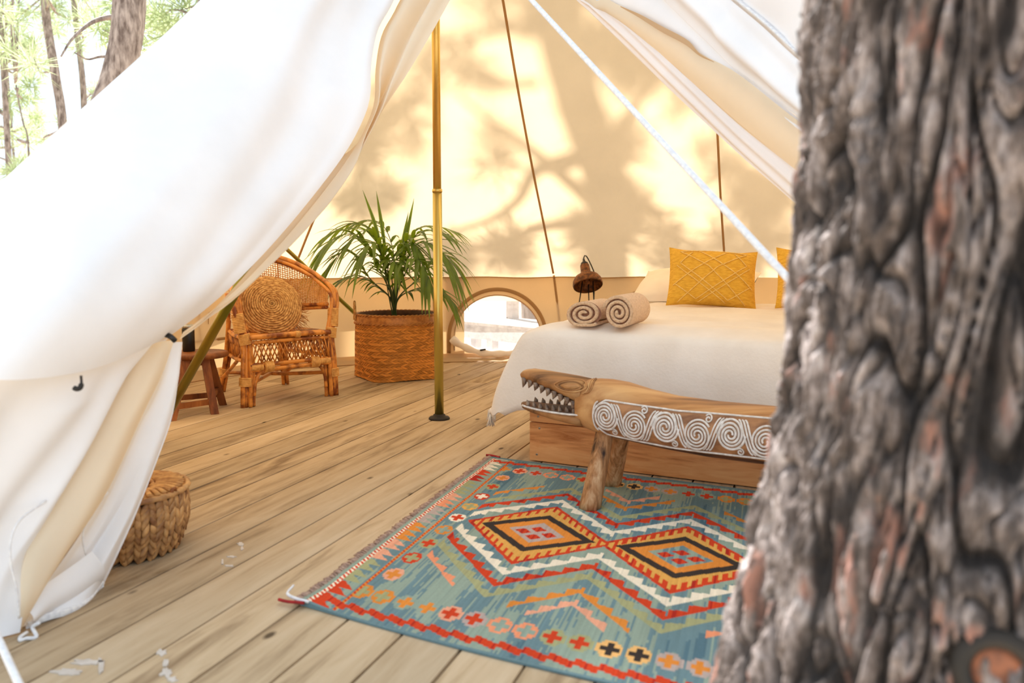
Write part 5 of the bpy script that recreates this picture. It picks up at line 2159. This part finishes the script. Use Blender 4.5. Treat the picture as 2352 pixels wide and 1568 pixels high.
def cp_(cx, cy):
    return (700 + cx * 0.51, cy * 0.51)


def lpath(pts, ys):
    return [lift(*cp_(*p), ys) for p in pts]


sbr = []
for pts, r_, ys in (([(1290, 900), (1100, 740), (1000, 660), (880, 580), (710, 450)], 0.05, 9.8), ([(1340, 700), (1180, 725), (1030, 775), (960, 900), (830, 995), (650, 1045)], 0.055, 9.6),
                    ([(1360, 1020), (1200, 1010), (1080, 1020), (900, 1080), (740, 1130)], 0.05, 9.5), ([(1180, 160), (890, 135), (780, 170), (640, 195), (480, 285)], 0.05, 10.2),
                    ([(1340, 1000), (1150, 1130), (1080, 1070)], 0.03, 9.6), ([(1420, 560), (1480, 690), (1590, 755)], 0.035, 9.8), ([(1400, 620), (1500, 470), (1570, 400), (1720, 250)], 0.045, 10.0),
                    ([(1150, 220), (1000, 60), (820, -40)], 0.045, 10.2), ([(1060, 380), (900, 390), (760, 370), (690, 440)], 0.03, 10.0), ([(1400, 800), (1560, 930), (1750, 960)], 0.035, 9.8), ([(1030, 770), (1170, 760), (1290, 720)], 0.03, 9.6)):
    q = lpath(pts, ys)
    sbr.append(tuple(q) + (r_ * 1.35,))
scl = []
for (cx, cy, k) in ((400, 480, 3), (330, 560, 2), (300, 660, 4), (230, 700, 3), (520, 640, 2), (740, 380, 2), (700, 330, 2), (860, 760, 1), (880, 640, 1), (470, 700, 2), (1230, 150, 3), (1330, 250, 5), (1420, 330, 4), (1250, 300, 3), (1480, 250, 4), (1560, 330, 3),
                    (1450, 620, 3), (1250, 600, 3), (1350, 760, 3), (1250, 980, 3), (1330, 1090, 4), (1450, 1000, 3), (1540, 930, 2), (1600, 1080, 3), (1700, 1160, 2), (1300, 1180, 3), (700, 1180, 3), (850, 1170, 4), (960, 1130, 2), (640, 1090, 2), (380, 900, 2), (280, 830, 2),
                    (1950, 760, 4), (2000, 900, 4), (2050, 1050, 4), (1960, 1100, 3), (2100, 850, 4), (1820, 1120, 2), (1640, 560, 1), (1750, 700, 1), (1120, 40, 2), (950, 20, 1), (760, 20, 1), (540, 320, 2), (200, 950, 2), (430, 1180, 2), (560, 1150, 2), (1480, 820, 2), (620, 480, 1), (1600, 200, 3), (1380, 100, 3)):
    for _ in range(k if cy > 800 else (k + 1) // 2):
        x, y = cp_(cx + rr.gauss(0, 45), cy + rr.gauss(0, 45))
        scl.append(lift(min(max(x, 700), 1830), max(y, -60), YS + rr.uniform(-1.2, 0.8)))
for _ in range(190):                          # unseen dense crown, added to shade the deck in front of the tent
    q = Vector((rr.uniform(-0.75, 1.2), rr.uniform(1.2, 2.7), rr.uniform(0, 0.2)))
    scl.append(q + SUN * ((YS + rr.uniform(-1.3, 1.3) - q.y) / SUN.y))
for _ in range(120):  # more unseen clumps, added to shade the roof panel beside the door
    q = PANEL[rr.randint(34, 76)][rr.randint(58, 69)]
    scl.append(q + SUN * ((YS + rr.uniform(-1.0, 1.0) - q.y) / SUN.y))
crown = tp[-1]
for _ in range(26):
    c = rr.choice(scl[-310:])
    sbr.append((crown.lerp(tp[-2], rr.uniform(0, 0.5)), (crown + c) / 2 + Vector((0, 0, rr.uniform(-.3, .2))), c, 0.04))
pine('pine_tree', 'grey pine trunk outside, seen low through the arched window', tp, (0.16, 0.17), sbr, scl, rad=(0.2, 0.36), nn=80, w=0.012)

# foreground pine trunk at the right, close to the lens
fg = thing('pine_tree', 'large blurred pine trunk with cracked bark close on the right', 'tree', (0.6, 1.1, -0.42))
verts, faces, crack = [], [], []
NAZ, NZ = 460, 620
ZL, ZH = -0.45, 2.2


def trunk_axis(z):
    return Vector((0.585 + 0.02 * max(0, z - 0.3), 1.08 + 0.01 * z, z))


def trunk_r(z):
    r_ = 0.222 + 0.020 * max(0, min(1, (1.15 - z) / 0.55)) ** 1.5 * 0.5
    r_ += 0.075 * max(0, min(1, (0.72 - z) / 0.5)) ** 1.2
    return min(r_, 0.305) - 0.006


for jz_ in range(NZ + 1):
    z = ZL + (ZH - ZL) * jz_ / NZ
    for ia in range(NAZ):
        a = 2 * math.pi * ia / NAZ
        r_ = trunk_r(z)
        q = Vector((math.cos(a), math.sin(a), z * 0.9))
        wq = q + Vector((noise.noise(q * 4.0), noise.noise(q * 4.0 + Vector((7, 3, 1))), 0.6 * noise.noise(q * 4.0 + Vector((1, 9, 4))))) * 0.24
        n1_ = abs(noise.noise(Vector((wq.x * 5.6, wq.y * 5.6, wq.z * 3.6))))
        n2_ = abs(noise.noise(Vector((wq.x * 13 + 5, wq.y * 13, wq.z * 7.5))))
        ck = min(1.0, n1_ * 4.0)
        ck = min(ck, 0.2 + n2_ * 3.4)
        fine = noise.fractal(Vector((q.x * 16, q.y * 16, q.z * 13)), 0.7, 2.0, 5)
        lay = math.floor((noise.noise(Vector((wq.x * 6, wq.y * 6, wq.z * 4)) + Vector((3, 3, 3))) + 0.25 * fine) * 5) / 5
        h = 0.032 * ck ** 0.6 + 0.0065 * fine + 0.010 * lay
        c_ = trunk_axis(z)
        verts.append((c_.x + (r_ - 0.012 + h) * math.cos(a), c_.y + (r_ - 0.012 + h) * math.sin(a), z))
        crack.append(ck)
for jz_ in range(NZ):
    for ia in range(NAZ):
        i2 = (ia + 1) % NAZ
        faces.append((jz_ * NAZ + ia, jz_ * NAZ + i2, (jz_ + 1) * NAZ + i2, (jz_ + 1) * NAZ + ia))
me = bpy.data.meshes.new('trunk')
me.from_pydata(verts, [], faces)
me.attributes.new('crack', 'FLOAT', 'POINT').data.foreach_set('value', crack)
me.polygons.foreach_set('use_smooth', [True] * len(me.polygons))
me.update()
obj('trunk', me, M['bark'], fg)
# cut branch knot low on the trunk
kr = ray(2290, 1540)
for k in range(200):                          # the point of the bark on that sight line
    kn = Vector((0, 0, CAMH)) + kr * (0.6 + 0.003 * k)
    if math.hypot(kn.x - trunk_axis(kn.z).x, kn.y - trunk_axis(kn.z).y) < trunk_r(kn.z) + 0.008:
        break
kd = Vector((kn.x - trunk_axis(kn.z).x, kn.y - trunk_axis(kn.z).y, 0.02)).normalized()
km = kd.to_track_quat('Z', 'Y').to_matrix()
knot_m = simple('knot', C3(150, 92, 62), C3(84, 50, 36), 30, rough=0.7, bmp=0.4)
MB().lathe([(0.044, -0.03), (0.042, 0.004), (0.034, 0.011), (0.026, 0.009), (0.023, 0.0)], 24, km, kn, close=False).build('knot_collar', M['rubber'], fg)
MB().lathe([(0.028, -0.012), (0.026, 0.002), (0.018, 0.005), (0.004, 0.006)], 24, km, kn).build('knot', knot_m, fg)
